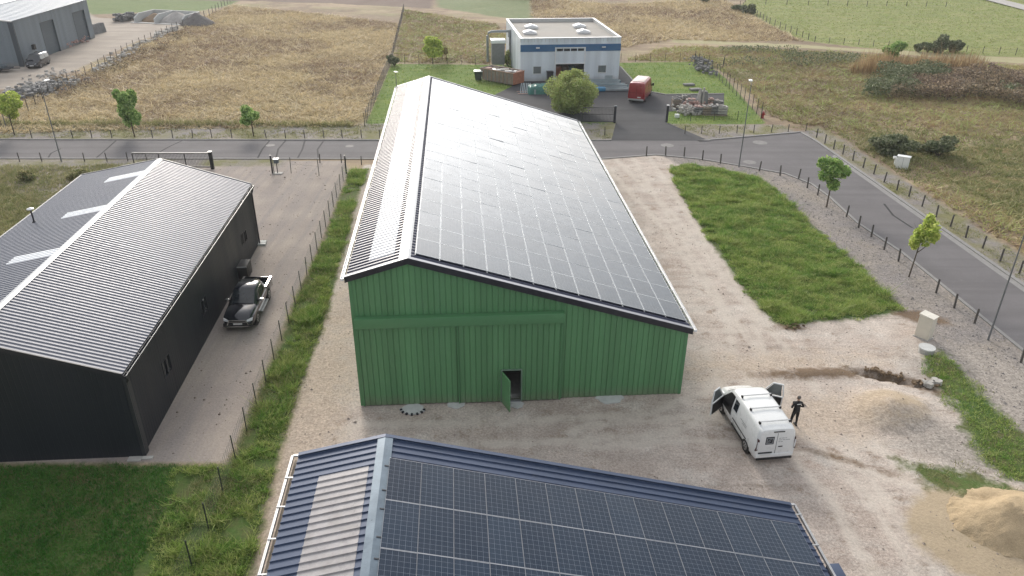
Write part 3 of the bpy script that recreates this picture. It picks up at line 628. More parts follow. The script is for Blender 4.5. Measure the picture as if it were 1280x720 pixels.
slopebar(b, NE[0], NE[1], NR[0], NR[1], .002, .05, .07, .25); slopebar(b, NR[0], NR[1], NF[0], NF[1], .002, .05, .07, .25); slopebar(b, NE[0], NE[1], NR[0], NR[1], -.10, .05, .085, -.072); slopebar(b, NR[0], NR[1], NF[0], NF[1], -.10, .05, .085, -.072)
b.build('gable_fascia', M_navy, nb)
ntop = lambda a: (onn(a) if a < 0 else NR[1]+(NF[1]-NR[1])*a/NF[0])-.05
b = MB(); wall(b, (13.7, -.15, 0), (-1, 0, 0), (0, 1, 0), 16.3, lambda a: ntop(13.7-a), extra=[13.7]); wall(b, (-2.6, -.15, 0), (0, -1, 0), (-1, 0, 0), NLn-.3, lambda a: ntop(-2.6)); wall(b, (13.7, -NLn+.15, 0), (0, 1, 0), (1, 0, 0), NLn-.3, lambda a: ntop(13.7)); wall(b, (-2.6, -NLn+.15, 0), (1, 0, 0), (0, -1, 0), 16.3, lambda a: ntop(a-2.6), extra=[2.6])
b.build('wall', mat('navy_cladding', (.04, .06, .11), .45), nb)
b = MB(); b.bx(-2.96, -2.82, -NLn, .04, 7.16, 7.18); b.build('gutter_bed', M_timber, nb); b = MB(); gutter(b, -3.02, 7.36, -NLn, .06, .07, .12, t=.03, brk=1.25, inner=.22); b.bx(-2.98, -2.62, .02, .10, 7.33, 7.39); b.build('gutter', M_galv, nb)
b = MB(); b.bx(13.92, 14.04, -NLn, .04, 4.04, 4.06); b.build('gutter_bed', M_slate, nb); b = MB(); gutter(b, 14.10, 4.24, -NLn, .06, .07, .12, t=.03, brk=1.4, inner=.22, sgn=-1); b.bx(13.8, 14.08, .02, .10, 4.22, 4.27); b.build('gutter', M_galv, nb)
b = MB(); b.bx(14.08, 14.5, -3.9, -2.55, 3.55, 4.17); b.build('gutter_hopper', M_navy, nb, bevel=.02)
SLn = math.atan2(NR[1]-NF[1], NF[0]-NR[0]); cn, sn_ = math.cos(SLn), math.sin(SLn)
pg, pf = solar_mesh(.982, 1.784, .012, .035, .004); pr = pg.build('solar_panel', M_cellN, nb); pfr = pf.build('panel_frame', M_frame, pr); k = 0
for r in range(6):
    for c_ in range(14):
        o = pr
        if k:
            o = pr.copy(); COL.objects.link(o); f2 = pfr.copy(); COL.objects.link(f2); f2.parent = o
        a, bb, lf = .19+c_*.993, -1.11-1.784-r*1.80, .095
        o.location = (a*cn+lf*sn_, bb, NR[1]-a*sn_+lf*cn); o.rotation_euler = (RS.normal(0, .002), SLn+RS.normal(0, .002), 0); o['group'] = 'solar panels on the navy barn roof'; k += 1
b = MB()
for r in range(6):
    for q in (-.35, -1.4):
        bb = -1.11-r*1.80+q; A = (.08*cn, 0, NR[1]-.08*sn_); B = (14.1*cn, 0, NR[1]-14.1*sn_)
        b.extr([(A[0], bb, A[2]+.055), (B[0], bb, B[2]+.055), (B[0], bb, B[2]+.09), (A[0], bb, A[2]+.09)], (0, .04, 0))
b.build('mounting_rail', M_slate, nb)
# ---- charcoal barn on the left
DXo, DYo, DL = -17.13, 27.63, 24.13
cb = thing('charcoal_barn', 'charcoal metal barn with ribbed roof and three pale rooflights, beside the parked pickup', 'barn', (DXo, DYo, 0), YAW)
DE, DR, DF = (.12, 4.62), (-5.9, 6.60), (-11.45, 5.53)
dtop = lambda a: (DR[1]+(DE[1]-DR[1])*(a-DR[0])/(DE[0]-DR[0]) if a > DR[0] else DF[1]+(DR[1]-DF[1])*(a-DF[0])/(DR[0]-DF[0]))-.05
W = 11.3; b = MB()
wh = [(4.05, 5.15, 1.5, 2.5), (10.5, 11.6, 1.4, 2.4), (20.1, 20.6, 1.6, 2.5), (20.85, 21.5, 1.5, 2.35)]
wall(b, (-W, 0, 0), (1, 0, 0), (0, -1, 0), W, lambda a: dtop(a-W), extra=[W+DR[0]], pitch=.25, depth=-.006)
br_ = lambda y: dtop(0)
def wall_holes(mb, L, holes):
    cuts = sorted(holes); y = 0
    for h0, h1, z0, z1 in cuts:
        wall(mb, (0, y, 0), (0, 1, 0), (1, 0, 0), h0-y, br_, pitch=.25, depth=-.006)
        wall(mb, (0, h0, 0), (0, 1, 0), (1, 0, 0), h1-h0, lambda q: z0, pitch=.25, depth=-.006); wall(mb, (0, h0, 0), (0, 1, 0), (1, 0, 0), h1-h0, br_, z0=z1, pitch=.25, depth=-.006); y = h1
    wall(mb, (0, y, 0), (0, 1, 0), (1, 0, 0), L-y, br_, pitch=.25, depth=-.006)
wall_holes(b, DL, wh)
wall(b, (0, DL, 0), (-1, 0, 0), (0, 1, 0), W, lambda a: dtop(-a), extra=[-DR[0]], pitch=.25, depth=-.006); wall(b, (-W, DL, 0), (0, -1, 0), (-1, 0, 0), DL, lambda a: dtop(-W), pitch=.25, depth=-.006)
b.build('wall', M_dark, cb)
for h in wh:
    f = MB(); y0, y1, z0, z1 = h; f.bx(-.08, .02, y0, y0+.06, z0, z1); f.bx(-.08, .02, y1-.06, y1, z0, z1); f.bx(-.08, .02, y0+.06, y1-.06, z0, z0+.06); f.bx(-.08, .02, y0+.06, y1-.06, z1-.06, z1); f.bx(-.08, .015, (y0+y1)/2-.03, (y0+y1)/2+.03, z0+.06, z1-.06)
    w_ = f.build('window', M_slate, cb); g = MB(); g.bx(-.07, -.05, y0+.06, y1-.06, z0+.06, z1-.06); g.build('pane', M_glass, w_)
b = MB(); roofsheet(b, DR[0], DR[1], DE[0], DE[1], -.1, DL+.12, pitch=.25, prof=WAVE, depth=.042); roofsheet(b, DF[0], DF[1], DR[0], DR[1], -.1, DL+.12, pitch=.25, prof=WAVE, depth=.042)
drf = b.build('roof', M_darkroof, cb)
onf = lambda a: DF[1]+(DR[1]-DF[1])*(a-DF[0])/(DR[0]-DF[0])
for y0 in (20.9, 14.6, 8.35, 2.2):
    b = MB(); roofsheet(b, -8.5, onf(-8.5), -6.05, onf(-6.05), y0, y0+1.0, pitch=.25, prof=WAVE, depth=.042, lift=.012, under=.006); b.build('rooflight', M_skyl, drf)
b = MB(); sl = (DR[1]-DE[1])/(DE[0]-DR[0]); slopebar(b, DR[0]-.18, onf(DR[0]-.18)+.05, DR[0], DR[1]+.052, -.12, DL+.14, .012, 0); slopebar(b, DR[0], DR[1]+.052, DR[0]+.18, DR[1]+.052-.18*sl, -.12, DL+.14, .012, 0); b.build('ridge_cap', mat('ridge_cap_metal', (.33, .35, .37), .35, .4), drf)
for y0, y1 in ((-.13, -.09), (DL+.115, DL+.155)):
    b = MB(); slopebar(b, DR[0], DR[1], DE[0], DE[1], y0, y1, .055, .16); slopebar(b, DF[0], DF[1], DR[0], DR[1], y0, y1, .055, .16)
    b.build('gable_flashing', M_slate, cb)
b = MB(); slopebar(b, DR[0], DR[1], DE[0], DE[1], DL+.09, DL+.165, .075, -.058); slopebar(b, DF[0], DF[1], DR[0], DR[1], DL+.09, DL+.165, .075, -.058); b.build('edge_flashing', mat('pale_edge_flashing', (.42, .42, .41), .5), cb); b = MB(); b.bx(DF[0]-.06, DF[0]+.02, -.1, DL+.12, DF[1]-.03, DF[1]+.05); b.build('edge_flashing', mat('pale_edge_flashing', (.42, .42, .41), .5), cb)
b = MB(); gutter(b, .22, 4.56, -.12, DL+.14, .15, .12, inner=.1, brk=1.5, sgn=-1); b.build('gutter', M_slate, cb)
b = MB(); b.bx(.155, .16, -.12, DL+.14, 4.575, 4.59); b.bx(.285, .30, -.12, DL+.14, 4.562, 4.574); b.build('gutter_lip', M_galv, cb)
b = MB(); b.tube([(.22, .10, 4.45), (.22, .10, 4.2), (.10, .14, 4.0), (.10, .14, .05)], .06); b.build('downspout', mat('grey_downspout', (.05, .052, .056), .35, .3), cb); b = MB(); b.bx(.004, .15, .02, .40, .02, 4.44); b.build('corner_trim', mat('corner_grey', (.045, .049, .056), .38, .25), cb)
b = MB(); b.tube([(.22, DL-.1, 4.4), (.1, DL-.14, 4.0), (.1, DL-.14, .1)], .06); b.build('downspout', M_slate, cb)
b = MB(); b.bx(-.1, .55, DL-.35, DL-.05, 0, .12); b.bx(-.1, .5, DL+.1, DL+.4, 0, .1); b.build('foundation_block', M_concb, cb)
b = MB(); b.bx(.02, .5, -.25, -.05, 0, .06); b.bx(-.6, .0, -.35, -.03, 0, .05); b.build('foundation_slab', M_concrete, cb)
b = MB(); z = onf(-10.3); b.tube([(-10.3, 15, z-.02), (-10.3, 15, z+.85)], .05); b.tube([(-10.3, 15, z-.02), (-10.3, 15, z+.12)], [.16, .06]); vp = b.build('vent_pipe', M_slate, drf); b = MB(); b.tube([(-10.3, 15, z+.85), (-10.3, 15, z+.89), (-10.3, 15, z+.95)], [.19, .19, .05], 14); b.build('vent_cap', M_wgut, vp)
# box by the charcoal wall
x, y = G(301, 351); t = thing('storage_box', 'black open-topped box with pale front rim against the charcoal wall behind the pickup', 'box', (x-.05, y+.55, 0), YAW)
b = MB(); b.bx(-.85, .5, -.45, .75, .08, 1.0); b.build('body', M_black, t, bevel=.03); b = MB(); b.bx(-.85, .52, -.49, -.452, .93, 1.0); b.build('front_rim', M_galv, t); b = MB()
for i_ in (-.5, .4):
    for j_ in (-.35, .45): b.tube([(i_-.04, j_, .07), (i_+.04, j_, .07)], .07)
b.build('castor', M_rubber, t)
# ---- grey warehouse far left
GBY = math.radians(3.4); gw = thing('grey_warehouse', 'blue-grey metal warehouse with two tall dark doors at the top left corner', 'warehouse', (-73.0, 114.93, 0), GBY)
b = MB(); WL, WH, WW = 25.2, 6.4, 22.0
dsh = [(8.0, 12.2, .02, 4.9), (19.0, 23.3, .02, 4.9)]
y = 0
for h0, h1, z0, z1 in dsh:
    wall(b, (0, y, 0), (0, 1, 0), (1, 0, 0), h0-y, lambda q: WH, pitch=.4, depth=-.02); wall(b, (0, h0, 0), (0, 1, 0), (1, 0, 0), h1-h0, lambda q: WH, z0=z1, pitch=.4, depth=-.02); y = h1
wall(b, (0, y, 0), (0, 1, 0), (1, 0, 0), WL-y, lambda q: WH, pitch=.4, depth=-.02)
wt = lambda a: WH+.12*min(a, WW-a)
wall(b, (-WW, 0, 0), (1, 0, 0), (0, -1, 0), WW, lambda a: wt(WW-a), pitch=.4, depth=-.02, extra=[WW/2]); wall(b, (0, WL, 0), (-1, 0, 0), (0, 1, 0), WW, wt, pitch=.4, depth=-.02, extra=[WW/2]); wall(b, (-WW, WL, 0), (0, -1, 0), (-1, 0, 0), WL, lambda a: WH, pitch=.4, depth=-.02)
b.build('wall', M_grey, gw)
for h0, h1, z0, z1 in dsh:
    b = MB(); z = .05
    b.bx(-.35, -.25, h0, h1, .02, z1)
    while z < z1-.3: b.bx(-.24, -.21, h0+.02, h1-.02, z, z+.5); z += .54
    o = b.build('roller_door', M_greyd, gw); b = MB(); b.bx(-.3, .03, h0-.08, h0, 0, z1+.1); b.bx(-.3, .03, h1, h1+.08, 0, z1+.1); b.bx(-.3, .03, h0, h1, z1, z1+.1); b.build('door_frame', mat('darker_grey_trim', (.075, .095, .11), .5), o)
b = MB(); roofsheet(b, -WW/2, WH+.12*WW/2, .2, WH-.02, -.2, WL+.2, pitch=1.0, depth=.05); roofsheet(b, -WW-.2, WH-.02, -WW/2, WH+.12*WW/2, -.2, WL+.2, pitch=1.0, depth=.05); o = b.build('roof', M_greyroof, gw)
b = MB(); slopebar(b, -9.5, WH+.12*9.5+.07, -7.0, WH+.84+.07, .4, WL-.5, .03, 0); b.build('rooflight', M_wgut, o)
b = MB(); b.bx(.0, .4, -.28, .0, 0, WH-.1); b.bx(-.25, .08, -.3, -.25, 0, WH-.1); b.build('corner_trim', mat('dark_corner_trim', (.05, .065, .08), .5), gw)
b = MB(); slopebar(b, -WW/2, WH+.12*WW/2, .25, WH-.02, -.26, -.2, .1, .08); b.build('gable_flashing', M_wgut, gw)
b = MB(); b.bx(-5.6, -3.9, -.06, .02, 1.2, 2.7); w_ = b.build('window', M_glassl, gw); b = MB(); b.bx(-5.8, -3.7, -.14, -.02, 1.05, 1.2); b.build('sill', M_wgut, w_); b = MB(); b.bx(-4.85, -4.7, -.09, -.065, 1.2, 2.7); b.bx(-3.95, -3.83, -.09, .0, 1.2, 2.7); b.build('frame', M_wgut, w_)
b = MB(); b.bx(.0, .35, 3.9, 4.5, 1.7, 2.4); b.build('wall_unit', M_black, gw)
# ---- factory
FX, FY, FYAW = .92, 107.02, R(10.2)-.06
FW, FD, FH = 14.0, 18.0, 5.75
fc = thing('factory', 'white flat-roofed factory with a dark blue band and a big open doorway', 'factory', (FX, FY, 0), FYAW)
fh = [(1.85, 2.9, 1.05, 2.0), (5.0, 8.95, .02, 2.35), (11.0, 12.1, 1.05, 2.0)]
b = MB(); y = 0
for h0, h1, z0, z1 in fh:
    wall(b, (y, 0, 0), (1, 0, 0), (0, -1, 0), h0-y, lambda q: FH, pitch=.5, depth=-.02)
    if z0 > .1: wall(b, (h0, 0, 0), (1, 0, 0), (0, -1, 0), h1-h0, lambda q: z0, pitch=.5, depth=-.02)
    wall(b, (h0, 0, 0), (1, 0, 0), (0, -1, 0), h1-h0, lambda q: FH, z0=z1, pitch=.5, depth=-.02); y = h1
wall(b, (y, 0, 0), (1, 0, 0), (0, -1, 0), FW-y, lambda q: FH, pitch=.5, depth=-.02)
wall(b, (FW, 0, 0), (0, 1, 0), (1, 0, 0), FD, lambda q: FH, pitch=.5, depth=-.02); wall(b, (FW, FD, 0), (-1, 0, 0), (0, 1, 0), FW, lambda q: FH, pitch=.5, depth=-.02); wall(b, (0, FD, 0), (0, -1, 0), (-1, 0, 0), FD, lambda q: FH, pitch=.5, depth=-.02)
b.build('wall', M_wfac, fc)
b = MB(); b.bx(.0, FW+.04, -.05, -.004, 4.0, 4.93); b.build('blue_band', M_blue, fc)
b = MB(); b.bx(.25, FW-.25, .25, FD-.25, FH-.75, FH-.45); frf = b.build('roof', M_tar, fc)
b = MB(); b.bx(0, FW, .02, .25, FH-.5, FH); b.bx(0, FW, FD-.25, FD-.02, FH-.5, FH); b.bx(.02, .25, .25, FD-.25, FH-.5, FH); b.bx(FW-.25, FW-.02, .25, FD-.25, FH-.5, FH); b.build('parapet', mat('pale_parapet', (.50, .51, .50), .6, var=.1), fc)
b = MB(); b.bx(-.06, FW+.06, -.1, .3, FH, FH+.06); b.bx(-.06, FW+.06, FD-.3, FD+.06, FH, FH+.06); b.bx(-.06, .3, .3, FD-.3, FH, FH+.06); b.bx(FW-.3, FW+.06, .3, FD-.3, FH, FH+.06); b.build('parapet_cap', M_wgut, fc)
for px, py in ((660, 40), (662, 33), (727, 39), (722, 32)):
    x, y = G(px+2, py, FH-.2); dx_, dy_ = x-FX, y-FY; lx = dx_*math.cos(FYAW)+dy_*math.sin(FYAW); ly = -dx_*math.sin(FYAW)+dy_*math.cos(FYAW)
    b = MB(); b.box((lx, ly, FH-.3), (1.9, 1.5, .3)); o = b.build('rooflight', M_wgut, frf, bevel=.04); b = MB(); b.extr([(lx-.85, ly-.65, FH-.14), (lx+.85, ly-.65, FH-.14), (lx, ly-.65, FH+.12)], (0, 1.3, 0)); b.build('dome', M_skyl, o)
b = MB(); b.bx(4.9, 9.05, -.09, -.055, 2.35, 4.45); o = b.build('door_panel', M_wfac, fc)
b = MB()
for x in (4.85, 9.0): b.bx(x-.05, x+.08, -.13, -.0, 0, 4.55)
b.bx(4.93, 8.95, -.13, -.055, 4.45, 4.55); b.bx(4.93, 8.95, -.13, -.092, 2.3, 2.42); b.build('door_frame', M_wgut, fc)
for k in range(4): b = MB(); b.bx(5.05+k*.98, 5.9+k*.98, -.12, -.095, 4.05, 4.38); b.build('pane', M_glass, o)
for h0, h1, z0, z1 in (fh[0], fh[2]):
    b = MB(); b.bx(h0, h1, -.0, .06, z0, z1); w_ = b.build('window', M_glassl, fc); b = MB(); b.bx(h0-.1, h1+.1, -.08, -.003, z0-.1, z0); b.bx(h0-.06, h0, -.05, .02, z0, z1); b.bx(h1, h1+.06, -.05, .02, z0, z1); b.build('frame', M_wgut, w_)
b = MB(); b.bx(.2, FW-.2, .2, FD-.2, .0, .05); b.build('floor', M_concrete, fc)
for k, mm in enumerate((M_rust, M_timber, M_teal)):
    b = MB(); b.box((5.8+k*1.1, 3.2+k*.4, .75), (.9, 1.2, 1.4-.2*k)); b.build('stored_crate', mm, fc)
b = MB()
for x in (2.4, 11.6): b.bx(x-.25, x+.25, -.22, -.06, 4.45, 4.6)
b.build('wall_light', M_wgut, fc)
M_ductg = mat('duct_grey', (.26, .28, .29), .5, .2)
# ---- dust extractor beside factory
x, y = G(624, 84); t = thing('dust_extractor', 'grey dust extractor with white top and bent ducts on the left of the factory', 'extractor', (x-.2, y+.5, 0), FYAW)
b = MB(); b.bx(-.95, .95, -.8, .8, .5, 3.5); b.build('hopper', mat('extractor_grey', (.20, .205, .21), .6, var=.2), t, bevel=.05); b = MB(); b.bx(-1.1, 1.1, -.95, .95, 3.5, 4.0); b.build('cap', M_white, t, bevel=.06)
b = MB()
for i_ in (-.8, .8):
    for j_ in (-.65, .65): b.bar((i_, j_, 0), (i_, j_, .5), .1, .1)
b.bx(-.85, .85, -.70, -.60, .38, .48); b.bx(-.85, .85, .60, .70, .38, .48); b.bx(-.85, -.75, -.60, .60, .38, .48); b.bx(.75, .85, -.60, .60, .38, .48)
b.build('frame', M_galv, t)
b = MB(); b.tube([(-1.5, .6, .6), (-1.5, .6, 4.4), (-1.35, .6, 4.8), (-.9, .6, 5.0), (2.6, .8, 5.0)], .19, 10); b.build('duct', M_ductg, t, smooth=True)
b = MB(); b.tube([(1.9, .8, 5.2), (1.9, .8, 3.2), (1.9, .8, .2)], [.16, .14, .14], 10); b.box((1.9, .8, 4.6), (.55, .5, .9)); b.build('duct', M_ductg, t)
# ---- skip
x, y = G(641, 108); t = thing('skip_container', 'long skip container with faded grey side and rusty orange end left of the factory', 'skip', (x, y, 0), R(141.2))
L_, W_, H_ = 5.5, 2.3, 1.75
b = MB(); b.extr([(0, 0, .18), (L_, 0, .18), (L_+.35, 0, H_), (-.0, 0, H_)], (0, -.08, 0)); b.extr([(0, -W_, .18), (L_, -W_, .18), (L_+.35, -W_, H_), (0, -W_, H_)], (0, -.08, 0)); b.bx(0, L_, -W_, -.08, .18, .26); b.build('side', M_rustg, t)
b = MB(); b.bx(-.08, -.002, -W_-.08, 0, .18, H_); b.build('end_door', M_rust, t); b = MB(); b.extr([(L_+.01, -.08, .26), (L_+.3, -.08, H_), (L_+.24, -.08, H_), (L_-.05, -.08, .26)], (0, -W_+.08, 0)); b.build('end_panel', M_rustg, t)
b = MB()
for k in range(8): b.bx(.25+k*.7, .33+k*.7, .004, .07, .2, H_-.1)
b.bx(-.1, L_+.35, .002, .09, H_-.1, H_+.02); b.bx(-.1, L_+.35, -W_-.17, -W_-.082, H_-.1, H_+.02); b.build('rib', mat('skip_rib', (.33, .22, .16), .7, var=.3), t)
b = MB(); b.bx(.05, L_-.1, -W_+.02, -.1, H_-.42, H_-.22); b.build('load', M_timber, t)
for k in range(9): b = MB(); b.box((.4+k*.58, -random.uniform(.4, 1.9), H_-.1), (random.uniform(.5, 1.3), random.uniform(.3, .7), .14), random.uniform(0, 3)); b.build('board', random.choice([M_pink, M_timber, M_wgut, M_concb]), t)
# small bin left of the skip
x, y = G(598, 100); t = thing('wheeled_bin', 'dark green wheeled bin with pale lid at the far left end of the skip', 'bin', (x, y, 0)); b = MB(); b.extr([(-.4, -.4, .1), (.4, -.4, .1), (.55, -.45, 1.2), (-.55, -.45, 1.2)], (0, .9, 0)); b.build('body', M_postd, t); b = MB(); b.box((0, 0, 1.26), (1.25, 1.1, .1)); b.build('lid', M_wgut, t, bevel=.03); b = MB(); b.tube([(-.45, .4, .1), (.45, .4, .1)], .1); b.build('wheel', M_rubber, t)
# dark bin against factory front
x, y = G(687, 102); t = thing('wheeled_bin', 'black wheeled bin against the white factory wall left of its doorway', 'bin', (x, y-.3, 0), FYAW); b = MB(); b.extr([(-.35, -.35, .08), (.35, -.35, .08), (.42, -.4, 1.4), (-.42, -.4, 1.4)], (0, .8, 0)); b.build('body', M_slate, t); b = MB(); b.box((0, 0, 1.44), (.95, .95, .08)); b.build('lid', M_black, t, bevel=.02)
# tarpaulin-covered stack & white frames
x, y = G(673, 116); t = thing('covered_stack', 'stack under a crumpled green tarpaulin in front of the factory', 'covered stack', (x, y, 0), FYAW)
gxs = np.linspace(-1.45, 1.45, 30); gys = np.linspace(-1.0, 1.2, 24); AX, AY = np.meshgrid(gxs, gys); dd_ = np.maximum(np.abs(AX)/1.45, np.abs(AY-.1)/1.1); zz = np.clip((1-dd_)*5, 0, 1)*(.95+.5*(fbm(AX*1.2+3, AY*1.2, 3)-.5)+.25*(vn(AX*3.3, AY*2.0, 7)-.5))+.01
ii = np.arange(AX.size).reshape(AX.shape); Fx = np.stack([ii[:-1, :-1].ravel(), ii[:-1, 1:].ravel(), ii[1:, 1:].ravel(), ii[1:, :-1].ravel()], 1)
link('tarpaulin', mesh_np('tarpaulin', np.stack([AX.ravel(), AY.ravel(), zz.ravel()], 1), Fx, M_tarp, None, True), t)
b = MB(); b.box((-.6, -1.02, .35), (.25, .03, .6)); b.build('strap', M_tealw, t); b = MB(); b.box((.9, -1.02, .4), (.2, .03, .7)); b.build('strap', M_tealw, t)
x, y = G(657, 116); t = thing('frame_stack', 'pale metal trestle frames leaning beside the green tarpaulin', 'frames', (x, y, 0), FYAW)
for k in range(3): b = MB(); b.bar((-.8+k*.45, -.6, .05), (-.5+k*.45, .5, 1.15), .08, .06); b.bar((-.55+k*.45, -.6, .05), (-.25+k*.45, .5, 1.15), .08, .06); b.bar((-.8+k*.45, -.55, .1), (-.5+k*.45, -.55, .1), .06, .06); b.build('frame', M_tealw, t)
b = MB(); b.bx(-1.1, .5, -.75, -.55, .0, .1); b.bx(-1.1, .5, .45, .6, 0, .1); b.build('base_rail', M_pink, t)
# profiles stacked right of doorway
prof_rows = [(748, 99, 3.6, 'backmost stack of long teal profiles by the factory wall', M_teal, .5), (752, 104, 4.6, 'second stack of long pale-topped profiles from the factory wall', M_teal, .38), (757, 109, 5.4, 'third stack of long teal profiles from the factory wall', M_teal, .35), (762, 113.5, 5.2, 'front stack of long dark profiles nearest the red van', M_teal, .3)]
for px, py, L_, lab, mm, hh_ in prof_rows:
    x, y = G(px, py); t = thing('profile_stack', lab, 'profile stack', (x, y, 0), R(3), 'long profiles stacked before the factory')
    b = MB(); [b.bx(-L_/2+.6+q*1.4, -L_/2+.72+q*1.4, -.5, .5, 0, .1) for q in range(3)]; b.build('bearer', M_timber, t)
    b = MB(); [b.bx(-L_/2+random.uniform(-.2, .2), L_/2+random.uniform(-.3, .3), -.45+q*.18, -.30+q*.18, .1, .1+hh_*random.uniform(.5, 1)) for q in range(5)]; b.build('profile', mm, t)
    b = MB(); b.bx(-L_/2, L_/2+.1, -.48, -.42, .12, .12+hh_); b.bx(-L_/2+.3, L_/2, .1, .2, .1+hh_, .16+hh_); b.build('profile', M_tealw, t)
x, y = G(749, 113.5); t = thing('blue_sheet', 'bright blue folded sheet lying on the front profile stack', 'sheet', (x, y-.5, 0)); b = MB(); b.box((0, 0, .35), (1.5, .8, .5), .1); b.build('sheet', M_bluet, t, bevel=.12)
# ================================================================ vehicles
P_vrg = [(a+.3, b+.3) for a, b in RK]+[(a+3.1, b+2.9) for a, b in RK[::-1]]
def vlerp(st, x):
    for a, b in zip(st, st[1:]):
        if a[0] <= x <= b[0]:
            t = (x-a[0])/(b[0]-a[0]+1e-9); return [p+(q-p)*t for p, q in zip(a, b)]
    return list(st[-1] if x > st[-1][0] else st[0])
def ring(s):
    x, zb, ze, zt, wb, we, wt = s; k = max(ze+.01, zt-.16)
    h = [(0, zb), (wb*.95, zb), (wb, zb+.08), ((wb+we)/2+.015, (zb+ze)/2), (we, ze), (wt+.03, k), (wt-.03, zt-.05), (wt-.14, zt), (wt*.45, zt+.025), (0, zt+.03)]
    return [(x, y, z) for y, z in h]+[(x, -y, z) for y, z in h[-2:0:-1]]
def loft(st, m, name, parent):
    b = MB(); rs = [ring(s) for s in st]; n = len(rs[0])
    vs = [v for r_ in rs for v in r_]; fs = [(i*n+k, i*n+(k+1) % n, (i+1)*n+(k+1) % n, (i+1)*n+k) for i in range(len(rs)-1) for k in range(n)]
    fs += [tuple(range(n)), tuple(range((len(rs)-1)*n, len(rs)*n))[::-1]]
    b.add(vs, fs); return b.build(name, m, parent, smooth=True, angle=42)
def side_pt(st, x, t, s, off=.012):
    _, zb, ze, zt, wb, we, wt = vlerp(st, x); k = max(ze+.01, zt-.16)
    if t >= 0: y = we+(wt+.03-we)*t; z = ze+(k-ze)*t
    else: y = we+((wb+we)/2+.015-we)*(-t); z = ze+((zb+ze)/2-ze)*(-t)
    return (x, s*(y+off), z)
def side_win(st, x0, x1, t0, t1, s, m, name, parent, n=5, sk0=0, sk1=0, off=.012):
    b = MB(); ts = [t0]+([0.0] if t0 < -.01 and t1 > .01 else [])+[t1]
    for i_, ta, tb in [(i_, ta, tb) for i_ in range(n) for ta, tb in zip(ts, ts[1:])]:
        a, c = i_/n, (i_+1)/n; fa, fb = max(0, ta/t1) if t1 > 0 else 0, (max(0, tb/t1) if t1 > 0 else 1)
        if len(ts) == 2: fa, fb = 0, 1
        lo = lambda u: side_pt(st, x0+sk0*fa+(x1-x0+(sk1-sk0)*fa)*u, ta, s, off)
        hi = lambda u: side_pt(st, x0+sk0*fb+(x1-x0+(sk1-sk0)*fb)*u, tb, s, off)
        q = [lo(a), lo(c), hi(c), hi(a)]; inn = [(p_[0], p_[1]-s*.03, p_[2]) for p_ in q]
        b.add(q+inn, [(0, 1, 2, 3), (7, 6, 5, 4), (0, 4, 5, 1), (1, 5, 6, 2), (2, 6, 7, 3), (3, 7, 4, 0)])
    return b.build(name, m, parent)
def top_win(st, x0, x1, w0, w1, m, name, parent, n=6, off=.014, cut0=0, cut1=0):
    b = MB(); g = []
    for i_ in range(n+1):
        u = i_/n; x = x0+(x1-x0)*u; s_ = vlerp(st, x); hw = (w0+(w1-w0)*u)
        g.append([(x, hw*q, s_[3]+off+.028-.05*abs(q)**2.0*(hw/max(.1, s_[6]))**2) for q in np.linspace(-1, 1, 9)])
    vs = [p_ for r_ in g for p_ in r_]; k = 9
    fs = [(i_*k+j, i_*k+j+1, (i_+1)*k+j+1, (i_+1)*k+j) for i_ in range(n) for j in range(k-1)]
    b.add(vs, fs); b.add([(p_[0], p_[1], p_[2]-.04) for p_ in vs], fs); return b.build(name, m, parent, smooth=True)
def wheels(parent, xs, w, r=.34, name='wheel', arch=True, trim=M_rim):
    for x in xs:
        for s in (-1, 1):
            if arch:
                b = MB(); b.tube([(x, s*(w-.30), r+.02), (x, s*(w+.006), r+.02)], r+.065, 22); b.build('wheel_arch', M_black, parent)
            b = MB(); b.tube([(x, s*(w-.22), r), (x, s*(w-.20), r), (x, s*(w+.0), r), (x, s*(w+.025), r)], [r*.94, r, r, r*.93], 22); t = b.build(name, M_rubber, parent, smooth=True)
            b = MB(); b.tube([(x, s*(w+.02), r), (x, s*(w+.034), r)], [r*.64, r*.60], 18); b.build('rim', trim, t)
            b = MB()
            for k in range(5): a = k*2*math.pi/5; b.box((x+.11*math.cos(a), s*(w+.036), r+.11*math.sin(a)), (.07, .012, .07), M=Matrix.Rotation(-a, 3, 'Y'))
            b.build('rim_opening', M_black, t)
